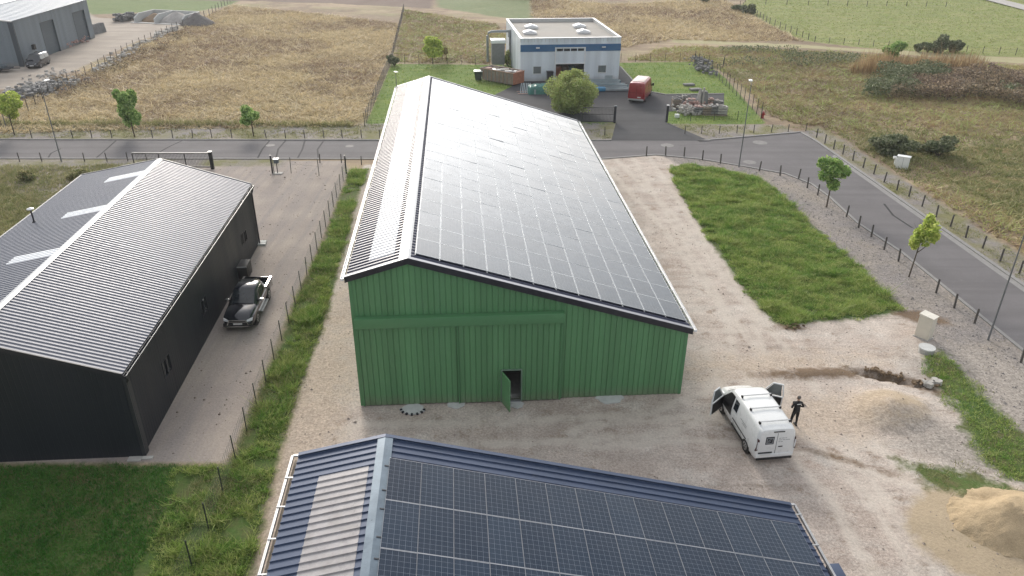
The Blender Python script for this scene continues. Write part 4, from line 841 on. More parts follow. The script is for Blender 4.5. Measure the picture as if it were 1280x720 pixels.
# ---- white van
vt = thing('white_van', 'white panel van with both front doors open and three roof bars', 'van', (12.12, 27.45, 0), R(97.5))
VS = [(0.0, .42, 1.05, 1.78, .88, .93, .76), (.05, .33, 1.06, 1.90, .92, .965, .80), (.25, .30, 1.08, 1.95, .945, .98, .825), (1.6, .28, 1.10, 1.98, .955, .985, .83), (2.9, .28, 1.12, 1.96, .955, .985, .83), (3.35, .28, 1.12, 1.89, .955, .98, .80),
      (4.12, .28, 1.10, 1.27, .95, .97, .80), (4.55, .28, 1.00, 1.14, .94, .95, .78), (4.82, .28, .86, .98, .90, .90, .70), (4.95, .32, .70, .82, .78, .76, .60), (4.99, .38, .60, .70, .66, .64, .52)]
loft(VS, M_white, 'body', vt)
top_win(VS, 3.38, 4.10, .74, .78, M_glass, 'windscreen', vt)
wheels(vt, (.98, 4.05), .955)
for s in (1, -1):
    side_win(VS, 2.86, 3.92, -1.0, .97, s, M_black, 'painted_door_opening', vt, 6, 0, -.42)  # black panel on the uncut side, painting the dark inside of the cab
    # seat inside the body, hidden by the black panel
    b = MB(); b.box((3.1, s*.55, .95), (.55, .45, .16)); b.box((2.86, s*.55, 1.3), (.14, .45, .6)); b.build('seat', M_slate, vt)
    hx, hy = 3.96, s*.985; an = R(52 if s == 1 else 60)
    e1 = Vector((-math.cos(an), s*math.sin(an), 0)); nrm = Vector((math.sin(an), s*math.cos(an), 0))
    def dp(u, z, o=0, lean=0): return Vector((hx, hy, 0))+e1*u+nrm*o+Vector((0, -s*lean, z))
    o = MB(); ol = [(0, .42), (1.06, .42), (1.08, 1.12), (1.05, 1.45), (.98, 1.86), (.52, 1.86), (.04, 1.24), (0, 1.1)]
    il = [(.12, 1.18), (.98, 1.16), (.95, 1.45), (.90, 1.76), (.56, 1.76)]
    # door skin with a window hole: lower panel and frame bars
    o.extr([dp(*q, .03) for q in [(0, .42), (1.06, .42), (1.08, 1.13), (0, 1.13)]], nrm*-.06)
    for p0, p1 in ((1.08, 1.13), (.98, 1.84)), ((.98, 1.84), (.52, 1.84)), ((.52, 1.84), (.03, 1.16)): o.bar(dp(*p0), dp(*p1), .055, .055)
    dr = o.build('door', M_white, vt)
    g = MB(); g.extr([dp(*q, .008) for q in il[:2]+[(.95, 1.45), (.93, 1.80), (.55, 1.80)]], nrm*-.016); g.build('window', M_glassl, dr)
    g = MB(); g.extr([dp(*q, -.031) for q in [(.05, .48), (1.0, .48), (1.02, 1.08), (.06, 1.08)]], nrm*-.03); g.build('trim_panel', M_black, dr)
    g = MB(); p_ = dp(.12, 1.15, .16); g.box(p_, (.22, .12, .26), math.atan2(e1.y, e1.x)); g.build('mirror', M_black, dr, bevel=.03)
side_win(VS, 2.32, 2.72, .15, .92, 1, M_glass, 'side_window', vt); side_win(VS, 1.0, 2.6, -.98, -.86, 1, M_black, 'side_rail', vt, 6, off=.02)
b = MB(); b.box((1.7, .968, .36), (1.9, .03, .10)); b.box((1.7, -.968, .36), (1.9, .03, .10)); b.build('sill', M_black, vt)
for x in (.48, 1.50, 2.52):
    b = MB(); b.bar((x, -.72, 2.085), (x, .72, 2.085), .055, .035); o = b.build('roof_bar', M_galv, vt)
    for s in (1, -1): b = MB(); b.box((x, s*.72, 2.03), (.12, .09, .12)); b.build('bar_foot', M_black, o, bevel=.02)
b = MB(); b.bx(-.055, .02, -.86, .86, .28, .40); b.build('rear_bumper', M_black, vt, bevel=.02)
b = MB(); b.bx(-.03, .04, -.89, .89, .40, .58); b.build('bumper_skin', M_white, vt, bevel=.015)
b = MB(); b.bx(-.008, .02, -.010, .010, .60, 1.74); b.build('door_seam', M_greyd, vt)
for s in (1, -1):
    b = MB(); b.extr([(.0, s*.965, .80), (.0, s*.86, .82), (-.03, s*.84, 1.42), (-.0, s*.90, 1.46)], (.10, 0, 0)); o = b.build('tail_light', mat('dark_red_lens', (.05, .015, .018), .25), vt); b = MB(); b.box((-.026, s*.885, 1.12), (.02, .06, .40)); b.build('lamp_lens', M_lampw, o)
b = MB(); b.bx(-.02, .03, .14, .80, .635, .70); b.build('plate_recess', M_black, vt); b = MB(); b.bx(-.036, -.028, .20, .72, .50, .60); b.build('number_plate', M_plate, vt)
b = MB(); b.bx(-.015, .02, -.32, -.12, .95, 1.0); b.build('door_handle', M_black, vt)
b = MB(); b.bx(-.02, .05, -.30, .22, 1.80, 1.84); b.build('brake_light', M_black, vt)
lg = MB(); lg.bx(-.012, -.004, .14, .54, 1.14, 1.56); lo = lg.build('logo', M_slate, vt)
b = MB(); b.bx(-.020, -.0125, .19, .21, 1.19, 1.50); b.bx(-.020, -.0125, .47, .49, 1.19, 1.50); b.bx(-.020, -.0125, .21, .47, 1.48, 1.50); b.bx(-.020, -.0125, .21, .47, 1.19, 1.21)
b.tube([(-.018, .44, 1.25), (-.018, .42, 1.33), (-.018, .36, 1.40), (-.018, .27, 1.44)], .009, 5); b.tube([(-.018, .38, 1.25), (-.018, .36, 1.31), (-.018, .30, 1.35)], .009, 5); b.build('logo_mark', mat('pale_logo', (.42, .46, .48), .5), lo)
b = MB(); y_ = -.06
for z, ws in ((1.44, (.10, .14, .08)), (1.34, (.16, .12, .2)), (1.24, (.08, .1))):
    y_ = -.08
    for w_ in ws: b.bx(-.010, -.004, y_-w_, y_, z, z+.022); y_ -= w_+.03
b.build('lettering', mat('grey_lettering', (.22, .24, .26), .5), vt)
b = MB(); b.box((1.45, .992, 1.32), (.7, .006, .025)); b.box((1.35, .994, 1.22), (.4, .006, .02)); b.build('lettering', mat('grey_lettering'
, (.2, .2, .2)), vt)
# ---- pickup
pk = thing('pickup_truck', 'black double-cab pickup with an empty open bed parked beside the charcoal barn', 'pickup', (-16.60, 44.15, 0), R(-86.4))
PS = [(1.55, .42, .98, 1.08, .88, .91, .86), (2.6, .40, .98, 1.12, .88, .91, .85), (3.7, .40, .98, 1.12, .88, .91, .84), (4.4, .40, .92, 1.10, .89, .91, .80), (4.85, .42, .88, 1.04, .88, .89, .76), (5.1, .42, .80, .94, .84, .84, .68), (5.24, .40, .66, .80, .74, .74, .58), (5.28, .44, .58, .72, .66, .66, .52)]
loft(PS, M_navyc, 'body', pk)
PC = [(1.58, .98, 1.12, 1.62, .86, .86, .64), (1.72, .98, 1.12, 1.76, .87, .87, .66), (2.5, .98, 1.12, 1.82, .87, .87, .67), (3.05, .98, 1.12, 1.78, .87, .87, .66), (3.85, .98, 1.08, 1.15, .86, .86, .70)]
loft(PC, M_navyc, 'cab', pk); top_win(PC, 3.10, 3.83, .58, .70, M_glass, 'windscreen', pk); 
for s in (1, -1):
    side_win(PC, 1.85, 2.52, .12, .9, s, M_glass, 'side_window', pk, 4, .06, 0); side_win(PC, 2.6, 3.45, .12, .9, s, M_glass, 'side_window', pk, 4, 0, -.32)
    b = MB(); b.extr([(0, s*.90, .50), (1.56, s*.90, .50), (1.56, s*.90, 1.10), (0, s*.90, 1.06)], (0, -s*.10, 0)); b.build('bed_side', M_navyc, pk, bevel=.02)
    b = MB(); b.extr([(.0, s*.905, 1.07), (1.56, s*.905, 1.115), (1.56, s*.905, 1.145), (0, s*.905, 1.10)], (0, -s*.12, 0)); b.build('bed_rail', M_chrome if s == 1 else M_black, pk)
    b = MB(); b.box((3.35, s*1.02, 1.16), (.14, .24, .18)); b.build('mirror', M_chrome, pk, bevel=.03)
    b = MB(); b.extr([(5.02, s*.86, .86), (5.17, s*.55, .80), (5.24, s*.50, .70), (5.10, s*.84, .72)], (.06, 0, .0)); b.build('headlight', M_lampw, pk)
    b = MB(); b.box((2.75, s*.925, .94), (.18, .03, .035)); b.build('door_handle', M_chrome, pk); b = MB(); b.box((2.6, s*.93, .36), (1.6, .16, .05)); b.build('side_step', M_galv if s == 1 else M_black, pk)
    b = MB(); b.extr([(-.01, s*.88, .72), (-.01, s*.74, .72), (-.01, s*.74, 1.02), (-.01, s*.88, 1.02)], (-.03, 0, 0)); b.build('tail_light', M_lampred, pk)
b = MB(); b.bx(.05, 1.56, -.80, .80, .62, .68); b.bx(1.50, 1.56, -.80, .80, .68, 1.08); b.build('bed_floor', M_black, pk); b = MB(); b.bx(-.02, .06, -.80, .80, .52, 1.06); b.build('tailgate', M_navyc, pk, bevel=.02)
b = MB(); b.bx(-.12, 0, -.85, .85, .42, .54); b.build('rear_bumper', M_black, pk, bevel=.02)
b = MB(); b.bx(5.16, 5.30, -.86, .86, .38, .60); b.build('front_bumper', M_black, pk, bevel=.04); b = MB(); b.bar((5.27, -.50, .79), (5.27, .50, .79), .03, .05); b.bar((5.29, -.50, .70), (5.29, .5, .70), .02, .03); [b.bar((5.26, s*.50, .80), (5.30, s*.62, .50), .04, .05) for s in (1, -1)]; b.bar((5.31, -.6, .40), (5.31, .6, .40), .03, .05); b.build('grille_trim', M_chrome, pk)
b = MB(); b.bx(5.29, 5.31, -.26, .26, .52, .63); b.build('number_plate', M_plate, pk)
b = MB(); b.bx(5.27, 5.295, -.48, .48, .64, .78); b.build('grille', M_black, pk)
wheels(pk, (1.2, 4.25), .895, .39)
# ---- red van
rv = thing('red_van', 'red high-roofed van parked on the factory yard, seen from behind', 'van', (15.35, 95.2, 0), R(70)); rv.scale = (1.08, 1.08, 1.10)
RV = [(0, .45, 1.15, 2.12, .92, .95, .80), (.06, .35, 1.15, 2.24, .95, .97, .84), (.4, .32, 1.15, 2.30, .96, .98, .86), (3.7, .32, 1.15, 2.30, .96, .98, .86), (4.1, .32, 1.15, 2.16, .96, .97, .82), (4.8, .32, 1.12, 1.35, .94, .95, .80), (5.15, .34, .92, 1.08, .88, .88, .70), (5.28, .4, .68, .82, .74, .74, .56)]
loft(RV, M_red, 'body', rv); top_win(RV, 4.15, 4.78, .74, .78, M_glass, 'windscreen', rv)
for s in (1, -1):
    side_win(RV, 3.7, 4.5, .05, .85, s, M_glass, 'side_window', rv, 4, 0, -.3); b = MB(); b.box((4.35, s*1.10, 1.35), (.14, .2, .32)); b.build('mirror', M_black, rv, bevel=.03)
    b = MB(); b.box((-.01, s*.89, 1.0), (.05, .10, .5)); b.build('tail_light', M_lampred, rv)
b = MB(); b.bx(-.08, .03, -.9, .9, .30, .50); b.build('rear_bumper', M_galv, rv, bevel=.03); b = MB(); b.bx(-.012, .02, -.012, .012, .55, 2.0); b.bx(-.012, .02, -.8, -.1, 1.18, 1.20); b.bx(-.012, .02, .1, .8, 1.18, 1.20); b.build('door_seam', M_black, rv)
b = MB(); b.bx(-.02, .01, -.55, -.15, .62, .74); b.build('number_plate', M_plate, rv)
b = MB(); b.box((2.1, 0, 2.345), (3.2, 1.35, .03)); b.build('roof_reflection', mat('painted_roof_reflection', (.55, .42, .38), .35), rv, bevel=.01)  # pale pinkish sheet painting the reflection on the red roof
wheels(rv, (1.0, 4.3), .955, .35)
# ---- dark people carrier far left
bc = thing('people_carrier', 'dark people carrier parked before the grey warehouse', 'car', (-71.05, 117.6, 0), R(-82))
BS = [(0, .42, 1.0, 1.55, .84, .88, .68), (.1, .32, 1.0, 1.74, .88, .92, .72), (.8, .30, 1.02, 1.84, .9, .93, .74), (2.8, .30, 1.02, 1.84, .9, .93, .74), (3.1, .3, 1.02, 1.78, .9, .93, .72), (3.85, .3, 1.0, 1.12, .89, .91, .74), (4.4, .32, .88, .98, .86, .86, .68), (4.62, .4, .62, .74, .72, .72, .54)]
loft(BS, M_navyc, 'body', bc); top_win(BS, 3.13, 3.82, .66, .74, M_glass, 'windscreen', bc)
for s in (1, -1):
    side_win(BS, .4, 1.6, .1, .88, s, M_glassl, 'side_window', bc); side_win(BS, 1.7, 3.4, .1, .88, s, M_glassl, 'side_window', bc, 5, 0, -.35)
    b = MB(); b.extr([(4.35, s*.82, .80), (4.58, s*.5, .74), (4.62, s*.5, .62), (4.45, s*.82, .64)], (.03, 0, 0)); b.build('headlight', M_lampw, bc); b = MB(); b.box((3.4, s*1.0, 1.12), (.14, .2, .16)); b.build('mirror', M_black, bc, bevel=.02)
b = MB(); b.bx(4.6, 4.66, -.26, .26, .42, .53); b.build('number_plate', M_plate, bc); b = MB(); b.bx(4.56, 4.65, -.8, .8, .30, .42); b.build('front_bumper', M_black, bc); wheels(bc, (.85, 3.7), .895, .33)
x, y = G(4, 90); t = thing('flatbed_trailer', 'low dark trailer with a pale load at the extreme left edge before the warehouse', 'trailer', (x-.5, y, 0), R(8))
b = MB(); b.bx(-2.0, 1.7, -.8, .8, .45, .6); b.bar((1.7, 0, .5), (2.9, 0, .5), .12, .1); b.build('bed', M_slate, t); b = MB(); b.bx(-1.6, 1.0, -.5, .5, .6, 1.0); b.build('load', M_greyd, t, bevel=.05)
for s in (1, -1): b = MB(); b.tube([(-.2, s*.82, .32), (-.2, s*1.0, .32)], .32, 16); b.build('wheel', M_rubber, t)
# ================================================================ person
def skin_obj(name, V, Er, m, parent, sub=2, root=0):
    """V: list of (co, r) ; Er: edges"""
    me = bpy.data.meshes.new(name); me.from_pydata([v[0] for v in V], Er, []); o = link(name, me, parent); me.materials.append(m)
    md = o.modifiers.new('skin', 'SKIN'); md.use_smooth_shade = True
    ly = me.skin_vertices[0] if me.skin_vertices else None
    if ly is None:
        bm = bmesh.new(); bm.from_mesh(me); bm.verts.layers.skin.verify(); bm.to_mesh(me); bm.free(); ly = me.skin_vertices[0]
    for k, v in enumerate(V): ly.data[k].radius = v[1] if hasattr(v[1], '__len__') else (v[1], v[1]); ly.data[k].use_root = (k == root)
    s_ = o.modifiers.new('sub', 'SUBSURF'); s_.levels = sub; s_.render_levels = sub
    return o
px_, py_ = G(991.5, 532.5); pe = thing('person', 'person in black clothes standing with bent arms beside the white van', 'person', (px_, py_, 0), R(8))
# faces +y (away from the camera), feet at z=0
BV = [((0, 0, .95), (.165, .12)), ((0, .0, 1.12), (.155, .12)), ((0, .01, 1.30), (.185, .13)), ((0, .0, 1.43), (.135, .09)), ((0, .01, 1.50), (.06, .06)), ((0, .025, 1.57), (.05, .055)), ((0, .045, 1.66), (.075, .095)), ((0, .05, 1.74), (.072, .085)),
      ((-.10, .0, .88), (.095, .10)), ((-.17, .0, .50), (.065, .07)), ((-.22, -.02, .09), (.045, .05)), ((-.24, .10, .04), (.045, .035)),
      ((.09, .0, .88), (.095, .10)), ((.12, .02, .50), (.065, .07)), ((.13, .0, .09), (.045, .05)), ((.15, .12, .04), (.045, .035)),
      ((-.19, .0, 1.41), (.065, .065)), ((-.30, -.03, 1.17), (.048, .048)), ((-.17, .20, 1.10), (.034, .034)), ((-.12, .26, 1.12), (.030, .018)),
      ((.19, .0, 1.41), (.065, .065)), ((.31, -.03, 1.16), (.048, .048)), ((.20, .20, 1.06), (.034, .034)), ((.15, .27, 1.09), (.030, .018))]
BE = [(0, 1), (1, 2), (2, 3), (3, 4), (4, 5), (5, 6), (6, 7), (0, 8), (8, 9), (9, 10), (10, 11), (0, 12), (12, 13), (13, 14), (14, 15), (3, 16), (16, 17), (17, 18), (18, 19), (3, 20), (20, 21), (21, 22), (22, 23)]
for s, (hx, hy, hz), w in ((-1, (-.12, .26, 1.12), 19), (1, (.15, .27, 1.09), 23)):
    for k in range(4):
        n0 = len(BV); fx = hx-s*(.028-.018*k)*1.0; L_ = (.030, .036, .033, .025)[k]
        BV += [((fx, hy+.035, hz+.01), .010), ((fx-s*.006, hy+.035+L_, hz+.008), .009), ((fx-s*.012, hy+.045+L_, hz-.02), .008)]; BE += [(w, n0), (n0, n0+1), (n0+1, n0+2)]
    n0 = len(BV); BV += [((hx-s*.04, hy-.0, hz+.02), .011), ((hx-s*.055, hy+.035, hz+.03), .009)]; BE += [(w, n0), (n0, n0+1)]
M_person = mat('person_body', (.014, .013, .014), .85)
nt = M_person.node_tree; pb = nt.nodes['Principled BSDF']; oc = N(nt, 'ShaderNodeTexCoord').outputs['Object']; sx = N(nt, 'ShaderNodeSeparateXYZ', {0: oc})
skinf = MA(nt, 'MAXIMUM', MA(nt, 'GREATER_THAN', sx.outputs[2], 1.535), MA(nt, 'MULTIPLY', MA(nt, 'GREATER_THAN', sx.outputs[1], .225), MA(nt, 'GREATER_THAN', sx.outputs[2], .8)))
nt.links.new(MX(nt, skinf, (.014, .013, .014), (.40, .25, .18)), pb.inputs['Base Color'])
skin_obj('body', BV, BE, M_person, pe)
b = MB()
for (c_, r_) in (((0, .015, 1.72), (.088, .095, .10)),):
    nlat, nlon = 8, 14; vs = []; fs = []
    for a in range(nlat+1):
        th = math.pi*a/nlat
        for q in range(nlon): ph = 2*math.pi*q/nlon; vs.append((c_[0]+r_[0]*math.sin(th)*math.cos(ph), c_[1]+r_[1]*math.sin(th)*math.sin(ph), c_[2]+r_[2]*math.cos(th)))
    fs = [(a*nlon+q, a*nlon+(q+1) % nlon, (a+1)*nlon+(q+1) % nlon, (a+1)*nlon+q) for a in range(nlat) for q in range(nlon)]
    b.add(vs, fs)
b.build('hair', M_hair, pe, smooth=True)
for s in (-1, 1): b = MB(); b.box((s*.082, .05, 1.655), (.02, .04, .065)); b.build('ear', M_skin, pe, bevel=.008)
b = MB(); b.box((0, .155, 1.655), (.03, .04, .05)); b.build('nose', M_skin, pe, bevel=.01)
b = MB(); b.box((0, -.108, 1.395), (.20, .02, .035)); b.build('back_lettering', M_plate, pe)
for s, q in ((-1, (-.235, .07)), (1, (.145, .09))): b = MB(); b.box((q[0], q[1], .045), (.10, .28, .085)); b.build('shoe', M_black, pe, bevel=.03)
ct = thing('controller', 'small black controller held by the person', 'controller', (px_+.0, py_+.36, 1.10), R(8)); b = MB(); b.box((0, 0, 0), (.20, .10, .04)); b.build('body', M_black, ct, bevel=.015); b = MB(); b.box((0, .07, .05), (.15, .015, .09)); b.build('screen', M_glass, ct)
# ================================================================ posts, fences, lamps
def gz(x, y): return float(height(np.array([x]), np.array([y]))[0])
bp = MB(); bp.tube([(0, 0, -.1), (0, 0, .86), (0, 0, .90)], [.062, .058, .03], 8); bp_me = None
B_far = [40, 91, 115, 140, 191, 216, 241, 265, 290, 333, 357, 381, 405, 428, 452, 475]
bol = [('far', G(px, 172.5)) for px in B_far]+[('farr', G(px, py)) for px, py in ((756, 169), (856, 167.5), (877, 167), (899, 167), (921, 166.5), (942, 166), (964, 165.5), (985, 165), (1007, 164))]
bol += [('right', G(px, py)) for px, py in ((1020.5, 172), (1031, 179.5), (1042, 186.5), (1053.5, 193), (1066, 201), (1078.6, 210), (1092, 218), (1105, 228), (1121, 238), (1136, 246), (1152.5, 258), (1170, 271), (1188, 283), (1207, 297), (1228, 310.5), (1250, 326.5), (1274, 342))]
bol += [('near', G(px, py)) for px, py in ((808, 195), (832, 195), (855, 196), (878, 200), (900.5, 204.5), (949, 214), (975, 219.6), (998, 224), (1009, 235), (1022, 244), (1058, 271), (1073, 284.5), (1089, 296), (1105, 312), (1123, 326.5), (1170, 366), (1192.5, 385), (1218, 404), (1276, 453))]
bol += [('nearleft', G(px, py)) for px, py in ((24.7, 202), (52.5, 202), (106, 202), (134, 202), (160, 201.5), (184, 202), (400, 203.5), (427, 203.5), (452, 206))]
gname = {'far': ('wooden bollard on the far verge of the road, left of the green barn', 'bollards along the far kerb left of the barn'), 'farr': ('wooden bollard on the far verge beside the factory driveway and stone pallets', 'bollards along the far kerb right of the barn'),
         'right': ('wooden bollard on the outer verge of the right road', 'bollards along the outer kerb of the right road'), 'near': ('wooden bollard on the grey gravel verge between road and grass patch', 'bollards along the inner kerb of the right road'),
         'nearleft': ('thin wooden bollard on the near side of the left road', 'bollards along the near kerb left of the barn')}
for k, (gk, (x, y)) in enumerate(bol):
    if bp_me is None:
        o = bp.build('bollard', M_wood, None, smooth=True); bp_me = o.data
    else: o = link('bollard', bp_me)
    o.location = (x, y, 0); o.rotation_euler = (RS.normal(0, .03), RS.normal(0, .03), RS.uniform(0, 6)); s = .95 if gk == 'right' or gk == 'near' else .85
    o.scale = (1.12 if gk in ('right', 'near') else .8,)*2+(s*1.18,); tag(o, gname[gk][0], 'bollard', gname[gk][1])
def fence(name, label, pts, h=1.3, step=2.5, pr=.03, wires=4, vstep=0.0, mp_=None, mw=None, wt=.008, z_=0.0, ends=True):
    mp_ = mp_ or M_postd; mw = mw or M_wire; x0, y0 = pts[0]; t = thing(name, label, 'fence', (x0, y0, 0)); P = []
    for a, c in zip(pts, pts[1:]):
        L = math.hypot(c[0]-a[0], c[1]-a[1]); n = max(1, int(round(L/step)))
        for k in range(n): P.append((a[0]+(c[0]-a[0])*k/n, a[1]+(c[1]-a[1])*k/n))
    P.append(pts[-1]); me = None
    Pm = P[:100]
    for k, (x, y) in enumerate(Pm):
        if me is None:
            b = MB(); b.tube([(0, 0, -.1), (0, 0, h+.05)], pr, 6); o = b.build('post', mp_, t, smooth=True); me = o.data
        else: o = link('post', me, t)
        o.location = (x-x0, y-y0, gz(x, y) if z_ else 0); o.rotation_euler = (RS.normal(0, .015), RS.normal(0, .015), 0)
    b = MB()
    for a, c in zip(P, P[1:]):
        A = (a[0]-x0, a[1]-y0); B_ = (c[0]-x0, c[1]-y0)
        for q in range(wires):
            z = h*(q+.6)/wires; b.bar((A[0], A[1], z), (B_[0], B_[1], z), wt, wt)
        if vstep:
            L = math.hypot(B_[0]-A[0], B_[1]-A[1]); n = int(L/vstep)
            for q in range(1, n): u = q/n; b.bar((A[0]+(B_[0]-A[0])*u, A[1]+(B_[1]-A[1])*u, .05), (A[0]+(B_[0]-A[0])*u, A[1]+(B_[1]-A[1])*u, h), wt, wt)
    b.build('wire_mesh', mw, t); return t
LF = [G(433, 217), G(321, 507.5), G(294.5, 573.7), G(261, 661), G(240, 708)]; LF.append(ext(LF[-2], LF[-1], 7))
fence('wire_fence', 'thin wire mesh fence running down the weedy strip left of the green barn', LF, 1.35, 2.15, .028, 8, .22, wt=.0055)
fence('wire_fence', 'short wire fence across the far end of the gravel drive by the road', [G(399, 219.5), G(364, 216.5), G(343, 217.5)], 1.5, 2.6, .03, 1)
x, y = G(433, 217); o = MB().tube([(x, y, 0), (x, y, 1.75)], .07).build('gate_post', M_slate); tag(o, 'thick dark post at the road end of the long wire fence', 'post')
x, y = G(341, 217.5); o = MB().tube([(x, y, 0), (x, y, 1.8)], .075).build('gate_post', M_slate); tag(o, 'thick dark post beside the small white-topped box at the drive entrance', 'post')
x, y = G(346, 217); t = thing('letterbox', 'small white-topped box on a dark post at the drive entrance', 'letterbox', (x+.1, y, 0)); b = MB(); b.bar((0, 0, 0), (0, 0, 1.0), .06, .06); b.build('post', M_slate, t); b = MB(); b.box((0, 0, 1.2), (.42, .35, .36)); b.build('box', M_greyd, t, bevel=.03); b = MB(); b.box((0, 0, 1.42), (.50, .45, .07)); b.build('lid', M_white, t, bevel=.02); b = MB(); b.box((0, 0, .04), (.9, .5, .08)); b.build('base', M_concrete, t)
# sliding gate behind the charcoal barn
x, y = G(266, 211); x2, y2 = G(196, 211); t = thing('sliding_gate', 'black barred sliding gate half hidden behind the charcoal barn roof', 'gate', (x, y, 0), math.atan2(y2-y, x2-x)); L_ = math.hypot(x2-x, y2-y)+2
b = MB(); b.bar((0, 0, 1.5), (L_, 0, 1.5), .07, .09); b.bar((0, 0, .2), (L_, 0, .2), .07, .12); [b.bar((L_*q/3, 0, .2), (L_*q/3, 0, 1.5), .07, .07) for q in (1, 2, 3)]; b.build('frame', M_black, t)
b = MB(); [b.bar((.3+q*.13, 0, .2), (.3+q*.13, 0, 1.5), .022, .022) for q in range(int((L_-.4)/.13))]; b.build('bars', M_black, t); b = MB(); b.bx(-.14, .14, -.14, .14, 0, 1.65); b.build('post', M_black, t); b = MB(); b.bx(-.16, .16, -.16, .16, 1.65, 1.70); b.build('post_cap', M_galv, t); b = MB(); b.bx(.1, L_, -.02, .02, 1.56, 1.575); b.build('top_rail', M_galv, t)
# factory plot fences
fence('plot_fence', 'dark mesh fence between the dry meadow and the green factory lawn', [G(456, 158), G(488.5, 79.5)], 1.5, 1.5, .04, 5, .5)
fence('plot_fence', 'mesh fence along the back edge of the green lawn left of the factory', [G(488.5, 79.5), G(612, 81)], 1.4, 2.2, .035, 4, .5)
fence('plot_fence', 'low mesh fence behind the lawn right of the factory', [G(776, 77), G(868, 78), G(905, 80), G(903, 86)], 1.3, 2.3, .035, 4, .5)
fence('plot_fence', 'tall wire fence slanting along the right side of the factory lawn', [G(868, 80), G(895, 97), G(951, 148)], 1.9, 1.9, .04, 5, .6)
fence('plot_fence', 'low dark mesh fence before the stone pallets facing the road', [G(833, 152.5), G(951, 149)], 1.0, 2.6, .035, 4, .35)
fence('plot_fence', 'low dark fence before the round bush facing the road', [G(456, 158), G(727, 153.5)], 1.0, 2.6, .035, 4, .35)
for (px, py, lab) in ((768, 153.5, 'left dark post of the open factory gate'), (833, 152.5, 'right dark post of the factory gate with pale cap')):
    x, y = G(px, py); t = thing('gate_post', lab, 'post', (x, y, 0)); b = MB(); b.bx(-.12, .12, -.12, .12, 0, 1.9); b.build('post', M_slate, t); b = MB(); b.bx(-.14, .14, -.14, .14, 1.9, 1.97); b.build('cap', M_greyd if px < 800 else M_wgut, t)
A, B_ = G(728, 153.5), G(766.5, 153.5); t = thing('gate_leaf', 'dark barred gate leaf closed between the round bush and the driveway', 'gate', (A[0], A[1], 0), math.atan2(B_[1]-A[1], B_[0]-A[0])); L_ = math.hypot(B_[0]-A[0], B_[1]-A[1])
b = MB(); [b.bar((0, 0, z), (L_, 0, z), .05, .07) for z in (.15, 1.0, 1.75)]; [b.bar((q, 0, .1), (q, 0, 1.75), .05, .05) for q in (0, L_)]; b.build('frame', M_slate, t); b = MB(); [b.bar((q*.16, 0, .1), (q*.16, 0, 1.75), .022, .022) for q in range(1, int(L_/.16))]; b.build('bars', M_slate, t)
# field fences
fence('field_fence', 'post fence along the lower and left edge of the pale green pasture', [G(925, 8), G(962, 30), G(1018, 54)], 1.2, 2.6, .06, 2, mp_=M_wood, wt=.012)
fence('field_fence', 'post fence between the grassy track and the pasture', [G(1018, 54), G(1110, 60), G(1290, 70)], 1.1, 2.4, .05, 2, mp_=M_wood, wt=.012)
fence('field_fence', 'far post fence crossing the top of the pasture', [G(880, 2), G(1010, 7), G(1182, 9)], 1.2, 4.5, .07, 2, mp_=M_wood, wt=.014)
fence('field_fence', 'straight post fence running away between the two brown meadows', [G(489, 79), G(505, 13)], 1.3, 2.6, .06, 3, mp_=M_wood, wt=.014)
fence('field_fence', 'post fence along the stone heaps between gravel yard and dry meadow', [G(2, 158), G(36, 140), G(62, 118), G(108, 96), G(160, 65), G(222, 37)], 1.4, 2.6, .045, 4, mp_=M_wood, wt=.012)
fence('field_fence', 'post fence beside the green field at the top left', [G(222, 37), G(262, 20), G(300, -6)], 1.4, 3.2, .055, 3, mp_=M_wood, wt=.014)
# lamps
def lamp(label, base, h, arm=(0, 1), al=.9, lean=0, head=M_white):
    t = thing('street_lamp', label, 'street lamp', (base[0], base[1], 0)); b = MB(); b.tube([(0, 0, 0), (0, 0, h*.15), (0, 0, h)], [.065, .055, .035], 10); b.build('pole', M_pole, t, smooth=True)
    ax, ay = arm; b = MB(); b.tube([(0, 0, h-.02), (ax*al*.4, ay*al*.4, h+.10), (ax*al, ay*al, h+.13)], .03, 6); b.build('arm', M_pole, t); b = MB(); b.box((ax*(al+.25), ay*(al+.25), h+.13), (.34, .62, .09), math.atan2(-ax, ay)); b.build('lamp_head', head, t, bevel=.03)
lamp('tall street lamp by the left road with its pole crossing the far kerb', G(77, 202), 7.4, (0, 1))
lamp('tall street lamp on the verge above the green grass patch', G(923.5, 209), 7.9, (.2, 1))
lamp('street lamp at the right edge of the photo beside the right road', G(1235, 425), 7.0, (.8, .6))
x, y = G(495, 112); lamp('short white-headed lamp on the lawn behind the green barn', (x+.1, y), 2.2, (.1, -.1), .1)
x, y = G(8, 160); lamp('white-headed lamp standing by the young tree at the left edge', (x, y), 2.4, (-.6, 0), .3, head=M_white)
